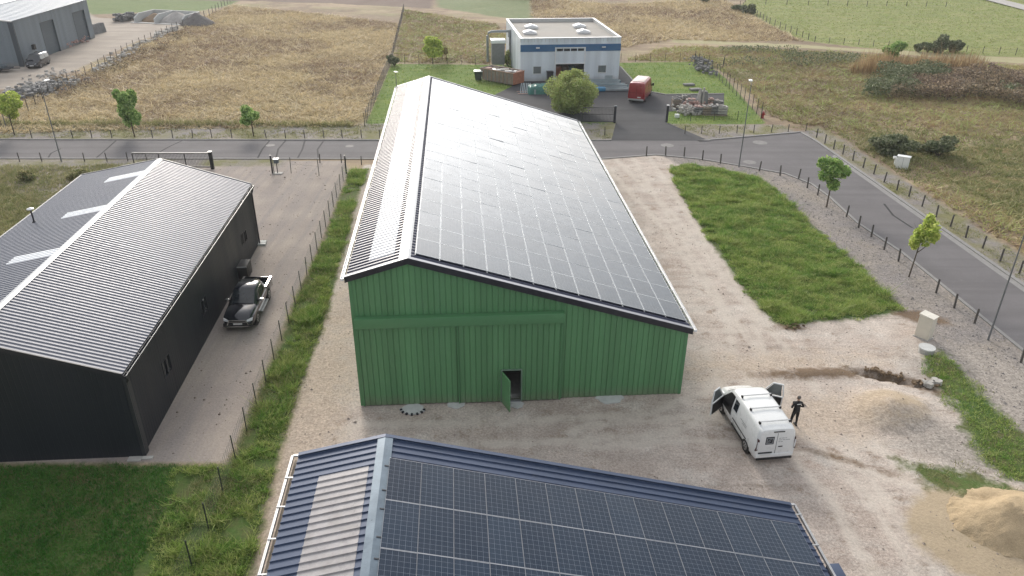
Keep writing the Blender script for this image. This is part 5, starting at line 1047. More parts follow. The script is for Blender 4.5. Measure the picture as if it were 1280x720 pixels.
# utility boxes
x, y = G(1153, 424); t = thing('utility_cabinet', 'tall cream utility cabinet beside the grass patch corner', 'cabinet', (x+.15, y+.25, 0), R(-52)); b = MB(); b.bx(-.40, .40, -.30, .30, .05, 1.45); b.build('body', M_beige, t, bevel=.015); b = MB(); b.extr([(-.43, -.33, 1.45), (.43, -.33, 1.45), (.43, -.33, 1.50), (-.43, -.33, 1.56)], (0, .66, 0)); b.build('cap', mat('cream_cap', (.74, .71, .63), .5), t); b = MB(); b.bx(-.34, .34, -.31, -.303, .15, 1.38); b.build('door', M_beige, t); b = MB(); b.bx(-.45, .45, -.35, .35, 0, .05); b.build('base', M_concrete, t)
x, y = G(1157, 441); t = thing('manhole', 'round pale concrete manhole with lid beside the cream cabinet', 'manhole', (x, y, 0)); b = MB(); b.tube([(0, 0, 0), (0, 0, .32)], .42, 22); b.build('ring', M_concrete, t); b = MB(); b.tube([(0, 0, .32), (0, 0, .40)], .45, 22); b.build('lid', M_concb, t)
x, y = G(1128, 211); t = thing('utility_box', 'white utility box on the verge beyond the right road', 'cabinet', (x, y+.2, 0), R(-30)); b = MB(); b.bx(-.55, .55, -.3, .3, 0, 1.15); b.build('body', M_white, t, bevel=.02); b = MB(); b.bx(-.6, .6, -.35, .35, 1.15, 1.22); b.build('cap', M_white, t, bevel=.02); b = MB(); b.bx(-.01, .01, -.306, -.30, .1, 1.1); b.build('door_seam', M_greyd, t)
x, y = G(1119, 207); t = thing('vent_cowl', 'small white curved vent pipe left of the white utility box', 'vent', (x, y+.1, 0)); b = MB(); b.tube([(0, 0, 0), (0, 0, .6), (-.1, 0, .8), (-.3, 0, .8)], .14, 10); b.build('pipe', M_white, t, smooth=True)
x, y = G(953, 148); t = thing('fire_hydrant', 'small red hydrant at the corner of the factory fence', 'hydrant', (x, y, 0)); b = MB(); b.tube([(0, 0, 0), (0, 0, .7), (0, 0, .85)], [.15, .15, .06], 10); b.tube([(-.25, 0, .5), (.25, 0, .5)], .09, 8); b.build('body', M_red, t)
x, y = G(1118, 223); 
# ================================================================ stones, pallets, heaps
def rocks(name, label, pts, size, m, kind='stuff', flat=.55):
    b = MB()
    for (x, y, z) in pts:
        s = size*random.uniform(.5, 1.4); Rm = Matrix.Rotation(random.uniform(0, 6.3), 3, 'Z') @ Matrix.Rotation(random.uniform(-.3, .3), 3, 'X'); n0 = 6
        top = [Vector((math.cos(q*math.pi/3)*s*.42*random.uniform(.8, 1.1), math.sin(q*math.pi/3)*s*.34*random.uniform(.8, 1.1), s*flat*.5*random.uniform(.7, 1.1))) for q in range(n0)]; bot = [Vector((v.x*1.15, v.y*1.15, -s*flat*.4)) for v in top]
        P = [Rm @ v+Vector((x, y, z)) for v in top+bot]; b.add(P, [tuple(range(6)), tuple(range(6, 12))[::-1]]+[(q, 6+q, 6+(q+1) % 6, (q+1) % 6) for q in range(6)])
    return tag(b.build(name, m), label, None, None, kind)
def along(pxs, n, wid, zmax=.5):
    W_ = [G(*p) for p in pxs]; out = []
    for _ in range(n):
        k = random.randrange(len(W_)-1); u = random.random(); a, c = W_[k], W_[k+1]; out.append((a[0]+(c[0]-a[0])*u+random.gauss(0, wid), a[1]+(c[1]-a[1])*u+random.gauss(0, wid), random.uniform(.05, zmax)))
    return out
rocks('stone_rubble', 'heap of broken grey stone slabs between the gravel yard and the meadow', along([(30, 118), (50, 112), (78, 106)], 330, 1.5, .5), .62, M_stoneg)
rocks('stone_rubble', 'pale stone pieces scattered on the grey heap', along([(30, 116), (55, 110), (80, 103)], 110, 1.5, .6), .55, M_stone)
rocks('kerb_stones', 'row of pale kerb stones lying along the meadow fence', along([(118, 91), (138, 80), (165, 62), (200, 44), (222, 35)], 150, .55, .25), .75, M_stone)
rocks('small_stones', 'loose pale rubble near the dark patch at the left yard', along([(52, 97), (70, 92), (82, 90)], 40, 1.2, .12), .45, M_stone)
rocks('stone_rubble', 'grey stones piled beside the warehouse wall', along([(84, 60), (96, 54), (106, 50)], 90, .6, .8), .5, M_pink)
rocks('stone_rubble', 'dark heap of field stones at the far corner of the factory lawn', along([(872, 76), (874, 84), (884, 93)], 130, .7, .9), .5, M_stoneg)
rocks('stone_rubble', 'pile of grey stones beside the aggregate bays', along([(148, 27), (158, 25), (166, 24)], 170, .8, 1.3), .7, M_stoneg)
for k in range(5):
    x, y = G(120+k*2.6, 43-k*.7); t = thing('stone_slab', 'upright dark stone slabs leaning by the far corner of the warehouse', 'slab', (x, y, 0), R(60), 'upright slabs by the warehouse'); b = MB(); b.extr([(-.5, 0, 0), (.5, 0, 0), (.5, .35, 1.6), (-.5, .35, 1.7)], (0, .14, 0)); b.build('slab', M_stoneg, t)
# aggregate bays
x0, y0 = G(168, 28); x1, y1 = G(228, 31)
L_ = math.hypot(x1-x0, y1-y0); t = thing('aggregate_bays', 'pale concrete walls forming three open storage bays at the top left', 'storage bays', (x0, y0, 0), math.atan2(y1-y0, x1-x0))
b = MB()
for q in (0, .42, .98): b.extr([(L_*q, 0, 0), (L_*q, 6, 0), (L_*q, 6, 1.7), (L_*q, 1.5, 1.6), (L_*q, 0, .9)], (.3, 0, 0))
b.bx(0, L_*.98, 6.0, 6.3, 0, 1.7); b.build('wall', M_concb, t); b = MB(); b.bx(-.5, L_, -.6, -.05, 0, .12); b.build('sill', M_concb, t)
def heap(label, c, rx, ry, h, m, name='gravel_heap', rz=0, ns=40, seed=1, dip=0):
    g = np.linspace(-1, 1, ns); U, V_ = np.meshgrid(g, g); r = np.sqrt(U*U+V_*V_); n = fbm(U*2.5+seed*7, V_*2.5, seed, 5)-.5
    z = h*np.clip(1-r*(1+.35*n), 0, 1)**.85*(1+.25*n)+.05*h*(fbm(U*9, V_*9, seed+2)-.4)
    if dip: z = np.minimum(z, h*(.80+.25*n)); z = z-dip*np.exp(-((U+.1)**2*8+(V_-.5)**2*14))*h
    z = np.where(r > .97, -.15, z); ii = np.arange(ns*ns).reshape(ns, ns); F_ = np.stack([ii[:-1, :-1].ravel(), ii[:-1, 1:].ravel(), ii[1:, 1:].ravel(), ii[1:, :-1].ravel()], 1)
    o = link(name, mesh_np(name, np.stack([(U*rx).ravel(), (V_*ry).ravel(), z.ravel()], 1), F_, m, None, True)); o.location = (c[0], c[1], 0); o.rotation_euler = (0, 0, rz); return tag(o, label, 'heap')
def loose(name, c1, c2, sc=4):
    m, nt, p = base_mat(name); pos = N(nt, 'ShaderNodeNewGeometry').outputs['Position']; a = NO(nt, pos, sc*.4, 5, .65); f_ = NO(nt, pos, sc*6, 4, .7)
    c = MX(nt, RMP(nt, a, .38, .62), c1, c2); f = RMP(nt, f_, .3, .7, .82, 1.16); c = MX(nt, 1.0, c, N(nt, 'ShaderNodeCombineColor', {0: f, 1: f, 2: f}).outputs[0], 'MULTIPLY')
    nt.links.new(c, p.inputs['Base Color']); p.inputs['Roughness'].default_value = .95; p.inputs['Specular IOR Level'].default_value = .15
    nt.links.new(N(nt, 'ShaderNodeBump', {'Strength': .7, 'Distance': .08, 'Height': MA(nt, 'ADD', f_, a)}).outputs[0], p.inputs['Normal']); return m
M_sand = loose('yellow_sand', (.53, .415, .27), (.45, .35, .225))
heap('large heap of yellow sand at the right edge of the photo', G(1264, 656), 2.75, 2.2, 1.5, M_sand, 'sand_heap', .15, 110, 3, .3)
cx_, cy_ = math.cos(math.atan2(y1-y0, x1-x0)), math.sin(math.atan2(y1-y0, x1-x0))
def bayp(u, v): return (x0+cx_*L_*u-cy_*v, y0+cy_*L_*u+cx_*v)
heap('brown sand heap in the left storage bay', bayp(.21, 3.5), 2.6, 2.6, 1.5, loose('brown_sand', (.26, .19, .13), (.3, .23, .16)), rz=0, seed=4)
heap('pale gravel heap in the middle storage bay', bayp(.68, 3.4), 3.6, 2.8, 2.0, loose('pale_gravel', (.40, .38, .36), (.46, .44, .42)), seed=5)
heap('dark grey gravel heap right of the storage bays', bayp(1.18, 2.0), 3.4, 3.2, 2.1, loose('dark_gravel', (.15, .14, .14), (.20, .19, .18)), seed=6)
# pallets of stones near factory gate
def pallet(label, c, w=1.15, d=.9, h=.9, rz=0.0, top=M_pink, nm='stone_pallet'):
    t = thing(nm, label, 'pallet', (c[0], c[1], 0), rz, 'pallets of stones behind the gate fence'); b = MB(); [b.bx(-w/2, w/2, -d/2+q*d/3, -d/2+q*d/3+.10, 0, .1) for q in (0, 1.35, 2.7)]; b.bx(-w/2, w/2, -d/2, d/2, .1, .14); b.build('pallet_base', M_timber, t)
    b = MB()
    for q in range(3):
        z = .18+q*(h-.15)/3
        for r_ in range(4): b.box((-w/2+.15+r_*(w-.3)/3, 0, z+(h-.15)/6), (w/4*.92, d*random.uniform(.85, .98), (h-.15)/3*.72), random.uniform(-.04, .04))
    b.build('stones', random.choice([M_stoneg, M_stone, M_timber]), t); b = MB(); [b.box((random.uniform(-w/3, w/3), random.uniform(-d/3, d/3), h+.05), (.4, .25, .14), random.uniform(0, 3)) for _ in range(4)]; b.build('loose_stones', top, t)
for k, (px, py, hh_, tp, lab) in enumerate([(845, 134, 1.0, M_stoneg, 'dark stacked pallet of stones nearest the right gate post'), (872, 143, .9, M_pink, 'pallet with pinkish stones on top, left in the front row'), (883, 143.5, 1.0, M_stone, 'second pallet from the left in the front row behind the fence'), (893, 143.5, 1.1, M_stone, 'third pallet from the left in the front row, topped with white stones'), (902, 144, 1.1, M_stone, 'rightmost pallet of stones in the front row behind the fence'),
     (863, 132, .8, M_pink, 'pallet of stones behind the pinkish rubble heap'), (886, 133, .9, M_pink, 'back-row pallet right of the upright stone block'), (897, 134, .8, M_stone, 'rightmost back-row pallet of stones'), (858, 124, .5, M_stoneg, 'low pallet of dark stones at the yard edge'), (846, 126.5, .5, M_stoneg, 'low pallet left of the upright stone block')]):
    pallet(lab, G(px, py), h=hh_, top=tp, rz=random.uniform(-.1, .1))
rocks('rubble_heap', 'heap of pinkish white rubble among the stone pallets', along([(855, 140), (862, 141), (868, 143)], 120, .6, .8), .38, M_stone)
rocks('rubble_heap', 'pinkish broken stone heap behind the front row of pallets', along([(862, 135), (880, 134), (895, 133)], 120, .6, .7), .4, M_pink)
x, y = G(876, 133); t = thing('stone_block', 'tall upright grey stone block standing among the pallets', 'stone block', (x, y, 0), .1); b = MB(); b.extr([(-.75, -.5, 0), (.75, -.5, 0), (.55, -.5, 1.9), (-.35, -.5, 2.0)], (0, .8, 0)); b.build('block', M_stoneg, t, bevel=.05); b = MB(); b.box((-.45, -.6, 1.2), (.22, .15, 2.3)); b.box((-.05, -.62, 1.25), (.2, .15, 2.4)); b.build('leaning_slab', M_stone, t)
for k, (px, py, lab) in enumerate(((861, 107, 'flat dark slab lying on the lawn, farthest from the pallets'), (869, 113, 'flat round stone slab on the lawn just behind the pallets'), (846, 147, 'small white block on the grass before the dark pallet'))):
    x, y = G(px, py); t = thing('slab', lab, 'slab', (x, y, 0), .2); b = MB(); b.box((0, 0, .15 if k < 2 else .22), ((1.5, .8, .25) if k < 2 else (.5, .4, .4))); b.build('slab', M_stoneg if k < 2 else M_white, t, bevel=.05)
kerb('lawn_edging', [G(802, 113), G(832, 118.5), G(905, 117.5)], 'pale edging between the factory yard and lawn', .25, .1)
kerb('lawn_edging', [G(776, 84), G(802, 113)], 'pale edging slanting beside the red van', .2, .1)
# ================================================================ vegetation
def leafmesh(P, size, aniso_=1.0, up=.0):
    n = len(P); q = RS.normal(size=(n, 3)); q /= np.linalg.norm(q, axis=1)[:, None]; q[:, 2] += up; q /= np.linalg.norm(q, axis=1)[:, None]
    r = RS.normal(size=(n, 3)); u = np.cross(q, r); u /= np.linalg.norm(u, axis=1)[:, None]; v = np.cross(q, u); s = (size*RS.uniform(.55, 1.35, n))[:, None]
    V = np.stack([P-u*s-v*s*.55*aniso_, P+u*s*.2-v*s*.7*aniso_, P+u*s+v*s*.3*aniso_, P-u*s*.2+v*s*.7*aniso_], 1).reshape(-1, 3); F_ = np.arange(4*n).reshape(n, 4)
    return V, F_, np.repeat(RS.uniform(0, 1, n), 4)
def cloud(c, rad, n, lumps=9, shell=.45, gaps=.0, seed=0):
    """points in a lumpy crown made of clumps"""
    c = np.array(c); rad = np.array(rad); out = []
    L = []
    for k in range(lumps):
        d = RS.normal(size=3); d /= np.linalg.norm(d); rr = RS.uniform(.35, .80); L.append((c+d*rad*rr, rad*RS.uniform(.26, .46)))
    L.append((c, rad*.5))
    for lc, lr in L:
        m_ = int(n/len(L)*RS.uniform(.7, 1.3)); d = RS.normal(size=(m_, 3)); d /= np.linalg.norm(d, axis=1)[:, None]; r = RS.uniform(shell, 1.08, m_)**.7
        out.append(lc+d*r[:, None]*lr)
    return np.concatenate(out)
def tree(label, base, h, cr, ch, m, n=5200, leaf=.10, trunk=.06, lean=(0, 0), lumps=12, cat='tree', group=None, name='young_tree'):
    t = thing(name, label, cat, (base[0], base[1], gz(*base)-.02), 0, group); cz = h-ch/2; lx, ly = lean
    b = MB(); b.tube([(0, 0, -.1), (lx*.3, ly*.3, (h-ch)*.6), (lx*.7, ly*.7, h-ch*.7), (lx, ly, h-ch*.25)], [trunk*1.25, trunk, trunk*.75, trunk*.25], 8)
    for k in range(9):
        a = k*2.4+random.random(); z0 = (h-ch)+ch*random.uniform(-.05, .45); f = z0/h; b.tube([(lx*f, ly*f, z0), (lx*f+math.cos(a)*cr*.35, ly*f+math.sin(a)*cr*.35, z0+ch*.16), (lx*f+math.cos(a)*cr*.7, ly*f+math.sin(a)*cr*.7, z0+ch*.34)], [trunk*.45, trunk*.3, trunk*.1], 5)
    b.build('trunk', M_bark, t, smooth=True)
    P = cloud((lx, ly, cz), (cr, cr, ch/2), n, lumps); V, F_, rn = leafmesh(P, leaf); link('crown', mesh_np('crown', V, F_, m, {'rnd': (rn, 'POINT')}), t); return t
tree('round green young tree on the gravel verge beside the right road', G(1033, 259), 4.5, 1.45, 2.7, G_tree, 3600, .12, lumps=9)
tree('small yellow-green young tree on the gravel verge, nearest the camera', G(1136, 346), 4.7, .95, 2.8, G_treey, 2000, .11, .045, lean=(.25, .1))
tree('slim green young tree on the far verge before the dry meadow', G(168.5, 171), 5.4, 1.45, 4.1, G_tree, 5200, .13, lean=(-.1, 0))
tree('yellow-green young tree at the left edge of the photo', G(18.5, 169), 4.9, 1.8, 3.3, G_treey, 4500, .13)
tree('short round young tree on the far verge close to the green barn', G(317, 170), 3.3, 1.2, 2.1, G_tree, 3000, .11)
tree('pale yellow-green sapling in the brown meadow beyond the lawn', G(541, 80), 4.0, 2.1, 3.4, G_treey, 3000, .17, .05)
tree('thin grey-green sapling right of the pale yellow-green one', G(553, 76), 2.6, 1.1, 2.2, G_dry2, 700, .13, .03)
def bush(label, c, r, h, m, n=2500, leaf=.12, lumps=10, cat='bush', group=None, name='bush', ry=None):
    t = thing(name, label, cat, (c[0], c[1], gz(*c)), 0, group); b = MB()
    for k in range(6): a = k*1.05; b.tube([(0, 0, -.1), (math.cos(a)*r*.3, math.sin(a)*r*.3, h*.4), (math.cos(a)*r*.55, math.sin(a)*r*.55, h*.75)], [.05, .04, .015], 5)
    b.build('stem', M_bark, t); P = cloud((0, 0, h*.5), (r, ry or r, h*.55), n, lumps); P = P[P[:, 2] > .02]; V, F_, rn = leafmesh(P, leaf); link('foliage', mesh_np('foliage', V, F_, m, {'rnd': (rn, 'POINT')}), t); return t
x, y = G(714, 148); bush('big round yellow-green bush between the green barn and the factory', (x, y+2.6), 3.0, 5.0, G_bush, 26000, .11, 34, 'bush', None, 'round_bush')
bush('bright green bush on the edge of the grassy track at the right', G(1114, 76), 2.0, 3.0, G_tree, 3500, .17)
for k, (px, r) in enumerate(((1147, 1.0), (1159, 1.6), (1168, 1.3), (1177, 1.9), (1188, 1.5), (1197, 1.2))):
    bush('dark rounded hedge bush in the row along the pasture fence', G(px, 66), r, r*1.35, G_shrub, 1400, .17, 7, 'bush', 'row of dark bushes by the pasture fence', 'hedge_bush')
bush('dark green shrub beyond the white utility box, left of two', G(1112, 192), 2.4, 1.9, G_shrub, 5000, .13, 14, 'shrub', None, 'shrub'); bush('dark green shrub beyond the white utility box, right of two', G(1172, 195), 1.9, 1.9, G_shrub, 4000, .13, 12, 'shrub', None, 'shrub')
x, y = G(634, 82); bush('small yellow-green shrub between dust extractor and factory wall', (x, y), .9, 2.0, G_bush, 900, .12, 6, 'shrub', None, 'shrub')
bush('dark grey-green shrub at the fence corner behind the factory lawn', G(493, 82), 1.4, 1.6, G_shrub, 1200, .13, 7, 'shrub', None, 'shrub')
bush('dry brown shrub between the two dark green shrubs', G(1142, 186), 1.6, .9, G_weed, 1500, .11, 8, 'shrub', None, 'shrub')
for px, py, r in ((640, -8, 6.0), (655, -10, 6.5), (628, -12, 5)): bush('dark tree crown at the top edge above the factory', G(px, py), r, r*.9, G_shrub, 5000, .3, 12, 'tree', 'dark trees at the top edge', 'dark_tree')
for px, py, r, lab in ((880, 4, 2, 'small dark bush beside the far brown slope, left'), (925, 14, 1.8, 'small dark bush on the slope near the pasture fence'), (935, 17, 2.2, 'dark green bush at the upper left corner of the pasture')): bush(lab, G(px, py), r, r*.9, G_shrub, 1200, .2, 7, 'bush', None, 'bush')
for px, py, r, lab in ((100, 226, 1.2, 'scrubby grey-green shrub behind the charcoal barn, right of two'), (35, 226, 1.0, 'scrubby grey-green shrub at the left edge behind the charcoal barn')): bush(lab, G(px, py), r, 1.0, G_weed, 1800, .09, 10, 'shrub', None, 'shrub')
def scatter(poly, dens, sd_min=0.0, rag=.8, rs=.9, mask=None):
    xs = [q[0] for q in poly]; ys = [q[1] for q in poly]; x0, x1, y0, y1 = max(min(xs), -140), min(max(xs), 170), max(min(ys), 8), min(max(ys), 235); n = int((x1-x0)*(y1-y0)*dens)
    x = RS.uniform(x0, x1, n); y = RS.uniform(y0, y1, n)
    d0 = abs(x)/np.maximum(y, 1) < .95; x, y = x[d0], y[d0]
    s = sdf(poly, x, y)+(fbm(x*rs, y*rs, 21)-.5)*rag*2; k = s > sd_min; x, y, s = x[k], y[k], s[k]
    if mask is not None: k = mask(x, y, s); x, y = x[k], y[k]
    return x, y
def blades(name, label, x, y, h, w, m, k=3, spread=.06, lean=.5, hn=.35, cat=None, zoff=-.01, clump=0):
    n = len(x); X_ = np.repeat(x, k)+RS.normal(0, spread, n*k); Y_ = np.repeat(y, k)+RS.normal(0, spread, n*k); N_ = n*k
    Z_ = height(X_, Y_)+zoff; a = RS.uniform(0, 2*math.pi, N_); hh = h*np.exp(RS.normal(0, hn, N_))*(.6+.8*vn(X_*.8, Y_*.8, 31));
    if clump: hh *= .35+1.5*clump*fbm(X_*.9, Y_*1.7, 33, 3)**2.2*2.6
    if clump: Z_ += .12*np.clip(fbm(X_*1.1, Y_*1.9, 33, 3)-.4, 0, 1)
    ln_ = 0; ln = hh*lean*RS.uniform(.2, 1.6, N_); b = RS.uniform(0, 2*math.pi, N_)
    dx_, dy_ = np.cos(a)*w/2, np.sin(a)*w/2; V = np.stack([np.stack([X_-dx_, Y_-dy_, Z_], 1), np.stack([X_+dx_, Y_+dy_, Z_], 1), np.stack([X_+np.cos(b)*ln, Y_+np.sin(b)*ln, Z_+hh], 1)], 1).reshape(-1, 3)
    rn = np.repeat(np.clip(np.repeat(RS.uniform(0, 1, n), k)*.6+RS.uniform(0, .4, N_), 0, 1), 3)
    return tag(link(name, mesh_np(name, V, np.arange(3*N_).reshape(N_, 3), m, {'rnd': (rn, 'POINT')})), label, None, None, 'stuff')
x, y = scatter(P_lawn, 115, .1, .75, 1.3); blades('grass', 'green rough grass patch between the yard and the right road', x, y, .13, .045, G_lawn, 5, .09, 1.1, .35, clump=1.0)
barn_shade = lambda x, y: sdf([(-60, 5), (-14.0, 5), (-14.4, 20), (-15.2, 27.5), (-60, 27.0)], x, y)  # outline of the barn shadow that is put into the grass colour
x, y = scatter(P_strip, 125, .1, .30, 1.1, lambda x, y, s: ((fbm(x*.7, y*.7, 41) > .44) | (barn_shade(x, y) > 0)) & ((y < 200)))
dk = barn_shade(x, y)+(fbm(x*.6, y*.6, 51)-.5)*2.0 > 0
blades('grass', 'dense green lawn in front of the charcoal barn, coloured darker for the barn shadow', x[dk], y[dk], .11, .030, G_lawnsh, 4, .06, .6, .25); blades('grass', 'weedy green grass along the wire fence', x[~dk], y[~dk], .12, .042, G_lawn, 5, .08, 1.1, .45, clump=1.0)
x, y = scatter(P_strip, 25, 0, .5, .6, lambda x, y, s: (fbm(x*.6, y*.6, 43) > .52) & (x > -14)); blades('weeds', 'dull brown-green weeds in the strip beside the fence', x, y, .22, .03, G_weed, 5, .12, .9)
x, y = scatter(P_weed, 42, -.25, 1.3, .5); blades('weeds', 'green weeds creeping between the gravel heap and the verge', x, y, .14, .035, G_lawn, 4, .08, .9)
x, y = scatter(P_weed2, 22, -.3, 1.4, .7, lambda x, y, s: fbm(x, y, 44) > .48); blades('weeds', 'sparse weeds on the pale ground near the sand heap', x, y, .10, .03, G_weed, 3, .08, .9)
x, y = scatter(P_yard, 1.2, .5, .4, .8, lambda x, y, s: (fbm(x*.35, y*.35, 45) > .60) & (x > 17)); blades('weeds', 'scattered low weeds on the yard gravel', x, y, .06, .03, G_weed, 5, .12, .9)
x, y = scatter(P_mown, 6, .3, .3, .5, lambda x, y, s: (sdf(P_fy, x, y) < -.2) & (sdf(P_apron, x, y) < 0)); blades('grass', 'short mown lawn round the factory', x, y, .13, .10, G_lawn, 2, .15, .8)
x, y = scatter(P_mead, 9, .2, .5, .2, lambda x, y, s: sdf(P_conc, x, y) < -1.2); blades('dry_grass', 'dry straw and brown meadow left of the green barn', x, y, .24, .16, G_dry, 4, .26, 2.2, .45)
P_m2 = PX((490, 78), (505, 12), (620, 30), (640, 50), (612, 80)); x, y = scatter(P_m2, 8, .2, .5, .2); blades('dry_grass', 'brown meadow behind the green lawn', x, y, .24, .16, G_dry2, 3, .22, 2.2, .45)
P_m3 = PX((664, -5), (760, 5), (905, 0), (1008, 54), (840, 50), (778, 60), (664, 20)); x, y = scatter(P_m3, 6, .2, .5, .2); blades('dry_grass', 'tawny meadow behind the factory', x, y, .28, .2, G_dry, 3, .25, 2.2, .45)
P_m4 = PX((778, 76), (840, 56), (1000, 64), (1290, 82), (1500, 95), (1500, 430), (1290, 360), (1150, 262), (1052, 190), (1010, 160), (960, 146), (905, 92), (880, 78)); x, y = scatter(P_m4, 10, .5, 1.0, .2, lambda x, y, s: (sdf(P_track, x, y) < -.5) & (sdf(P_vrg, x, y) < -.2))
gk = np.clip(sdf(P_green2, x, y)/6, -1.2, .5)*.25+fbm(x*.09+3, y*.09, 61) > .485
blades('dry_grass', 'tawny rough meadow beyond the right road', x[~gk], y[~gk], .26, .15, G_dry2, 3, .22, 1.9, .45); blades('grass', 'greener patches of rough grass beyond the right road', x[gk], y[gk], .22, .11, G_weed, 4, .2, 1.3, .45)
x, y = scatter(P_past, 3.5, .5, .5, .3); blades('grass', 'pale green pasture at the upper right', x, y, .10, .22, grass_mat('pasture_grass', (.36, .42, .14), (.42, .44, .19), (.31, .39, .13), .4, .06), 2, .2, 1.6)
x, y = scatter(P_gpatchL, 40, .2, .6, .5); blades('grass', 'rough grass behind the charcoal barn by the road', x, y, .22, .05, G_weed, 4, .12, .9)
P_vf = [(-90, top_y(-90)+.8), (36, top_y(36)+.8), (33, top_y(33)+6), (-90, top_y(-90)+5.4)]; x, y = scatter(P_vf, 12, 0, .8, .5, lambda x, y, s: (fbm(x*.4, y*.4, 71) > .45) & (sdf(P_apron, x, y) < -.1)); blades('weeds', 'thin grass on the far grey verge of the left road', x, y, .12, .06, G_weed, 4, .12, .9)
P_vr = [(a+.5, b+.5) for a, b in RK[1:]]+[(a+2.6, b+2.4) for a, b in RK[1:][::-1]]; x, y = scatter(P_vr, 14, 0, .8, .5, lambda x, y, s: fbm(x*.4, y*.4, 72) > .5); blades('weeds', 'thin grass on the grey outer verge of the right road', x, y, .10, .05, G_weed, 4, .12, .9)
P_hedge = [(-95, top_y(-90)+5.4), (-18, top_y(-18)+5.4), (-18, top_y(-18)+6.6), (-95, top_y(-95)+6.6)]; x, y = scatter(P_hedge, 40, 0, .5, .5); blades('tall_grass', 'taller green grass edge along the meadow boundary', x, y, .40, .08, G_weed, 3, .12, .6)
# bramble and reeds
P_br = PX((1075, 120), (1095, 98), (1150, 92), (1220, 96), (1290, 98), (1400, 110), (1400, 150), (1290, 136), (1230, 128), (1180, 128), (1120, 125)); x, y = scatter(P_br, 20, 0, 2.5, .25)
def bramble(name, label, x, y, h, leaf, m):
    hh = h*(.35+1.0*fbm(x*.22, y*.22, 81)); P = np.stack([x+RS.normal(0, .1, len(x)), y, height(x, y)+hh*RS.uniform(.1, 1, len(x))**.6], 1); V, F_, rn = leafmesh(P, leaf, 1, .2); return tag(link(name, mesh_np(name, V, F_, m, {'rnd': (rn, 'POINT')})), label, None, None, 'stuff')
x, y = scatter(P_br, 75, 0, 2.5, .25); gk = fbm(x*.09, y*.09, 91) > .60; bramble('bramble_thicket', 'dull purple-brown bramble thicket at the upper right', x[~gk], y[~gk], 1.9, .13, G_bram); bramble('bramble_thicket', 'grey-green scrub mixed into the bramble', x[gk], y[gk], 2.6, .13, G_shrub)
P_rd = PX((1065, 92), (1100, 84), (1220, 88), (1225, 95), (1100, 94)); x, y = scatter(P_rd, 7, 0, 1.5, .5); blades('reeds', 'tawny reed plumes above the bramble thicket', x, y, 2.0, .14, G_reed, 4, .15, .25, .25)
P_sc = PX((860, 76), (920, 62), (1060, 66), (1090, 84), (1000, 84), (900, 84)); x, y = scatter(P_sc, 14, 0, 2.0, .3, lambda x, y, s: fbm(x*.2, y*.2, 95) > .5); bramble('scrub', 'low scrub along the grassy track', x, y, .9, .13, G_shrub)
for i_, (pl, lab) in enumerate(((PX((64, 112), (112, 95), (160, 70), (235, 36), (240, 44), (165, 82), (118, 108), (80, 122)), 'dull scrub growing along the kerb stones'), (PX((60, 100), (82, 96), (80, 103), (58, 106)), 'dark scrub on the stone heap'))):
    x, y = scatter(pl, 26, 0, 1.2, .4, lambda x, y, s: fbm(x*.3, y*.3, 97) > .45); bramble('scrub', lab, x, y, .8, .10, G_bram)
# loose stones on the gravel
x, y = scatter(P_yard, 5, .2, .1, .5, lambda x, y, s: RS.uniform(0, 1, len(x)) < .25+1.5*(fbm(x*.3, y*.3, 99) > .56)); x2, y2 = scatter(P_verge, 14, .1, .1, .5); x3, y3 = scatter(P_drive, 2.5, .2, .1, .5)
def pebbles(name, label, x, y, s, m):
    n = len(x); base = np.array([(1, 0, 0), (-.5, .87, 0), (-.5, -.87, 0), (0, 0, 1.1)]); F0 = np.array([(0, 1, 3), (1, 2, 3), (2, 0, 3)]); a = RS.uniform(0, 6.3, n); sc = s*np.exp(RS.normal(0, .45, n)); z = height(x, y)
    c_, s_ = np.cos(a), np.sin(a); V = np.stack([np.stack([x+(c_*b_[0]-s_*b_[1])*sc, y+(s_*b_[0]+c_*b_[1])*sc*.8, z+b_[2]*sc*.7-.005], 1) for b_ in base], 1).reshape(-1, 3); F_ = (F0[None]+4*np.arange(n)[:, None, None]).reshape(-1, 3)
    return tag(link(name, mesh_np(name, V, F_, m)), label, None, None, 'stuff')
pebbles('pebbles', 'loose stones on the pale yard', x, y, .035, mat('yard_pebble', (.36, .31, .27), .9, var=.4, scale=6)); pebbles('pebbles', 'coarse grey stones on the road verge', x2, y2, .04, mat('verge_pebble', (.27, .25, .24), .9, var=.4, scale=6)); pebbles('pebbles', 'small dark stones and leaves on the gravel drive', x3, y3, .035, mat('drive_pebble', (.17, .13, .10), .9, var=.4, scale=6))
# clods in the dug trench
rocks('earth_clods', 'brown earth clods beside the dug hollow', [(G(px, py)[0]+random.gauss(0, .25), G(px, py)[1]+random.gauss(0, .15), .05) for px, py in ((1090, 462), (1105, 466), (1125, 472), (1150, 478), (1165, 482), (988, 410), (1000, 407)) for _ in range(10)], .22, loose('earth', (.16, .115, .075), (.25, .185, .125)))
rocks('earth_clods', 'pale stone lumps at the end of the dug hollow', [(G(px, py)[0]+random.gauss(0, .2), G(px, py)[1]+random.gauss(0, .1), .08) for px, py in ((1160, 481), (1170, 482)) for _ in range(5)], .4, M_stone)
# far gravel track
sheet('gravel_track', PX((1212, -4), (1224, -6), (1282, 8), (1300, 14), (1300, 20), (1276, 13)), .30, M_stone, 'pale gravel track at the top right corner')
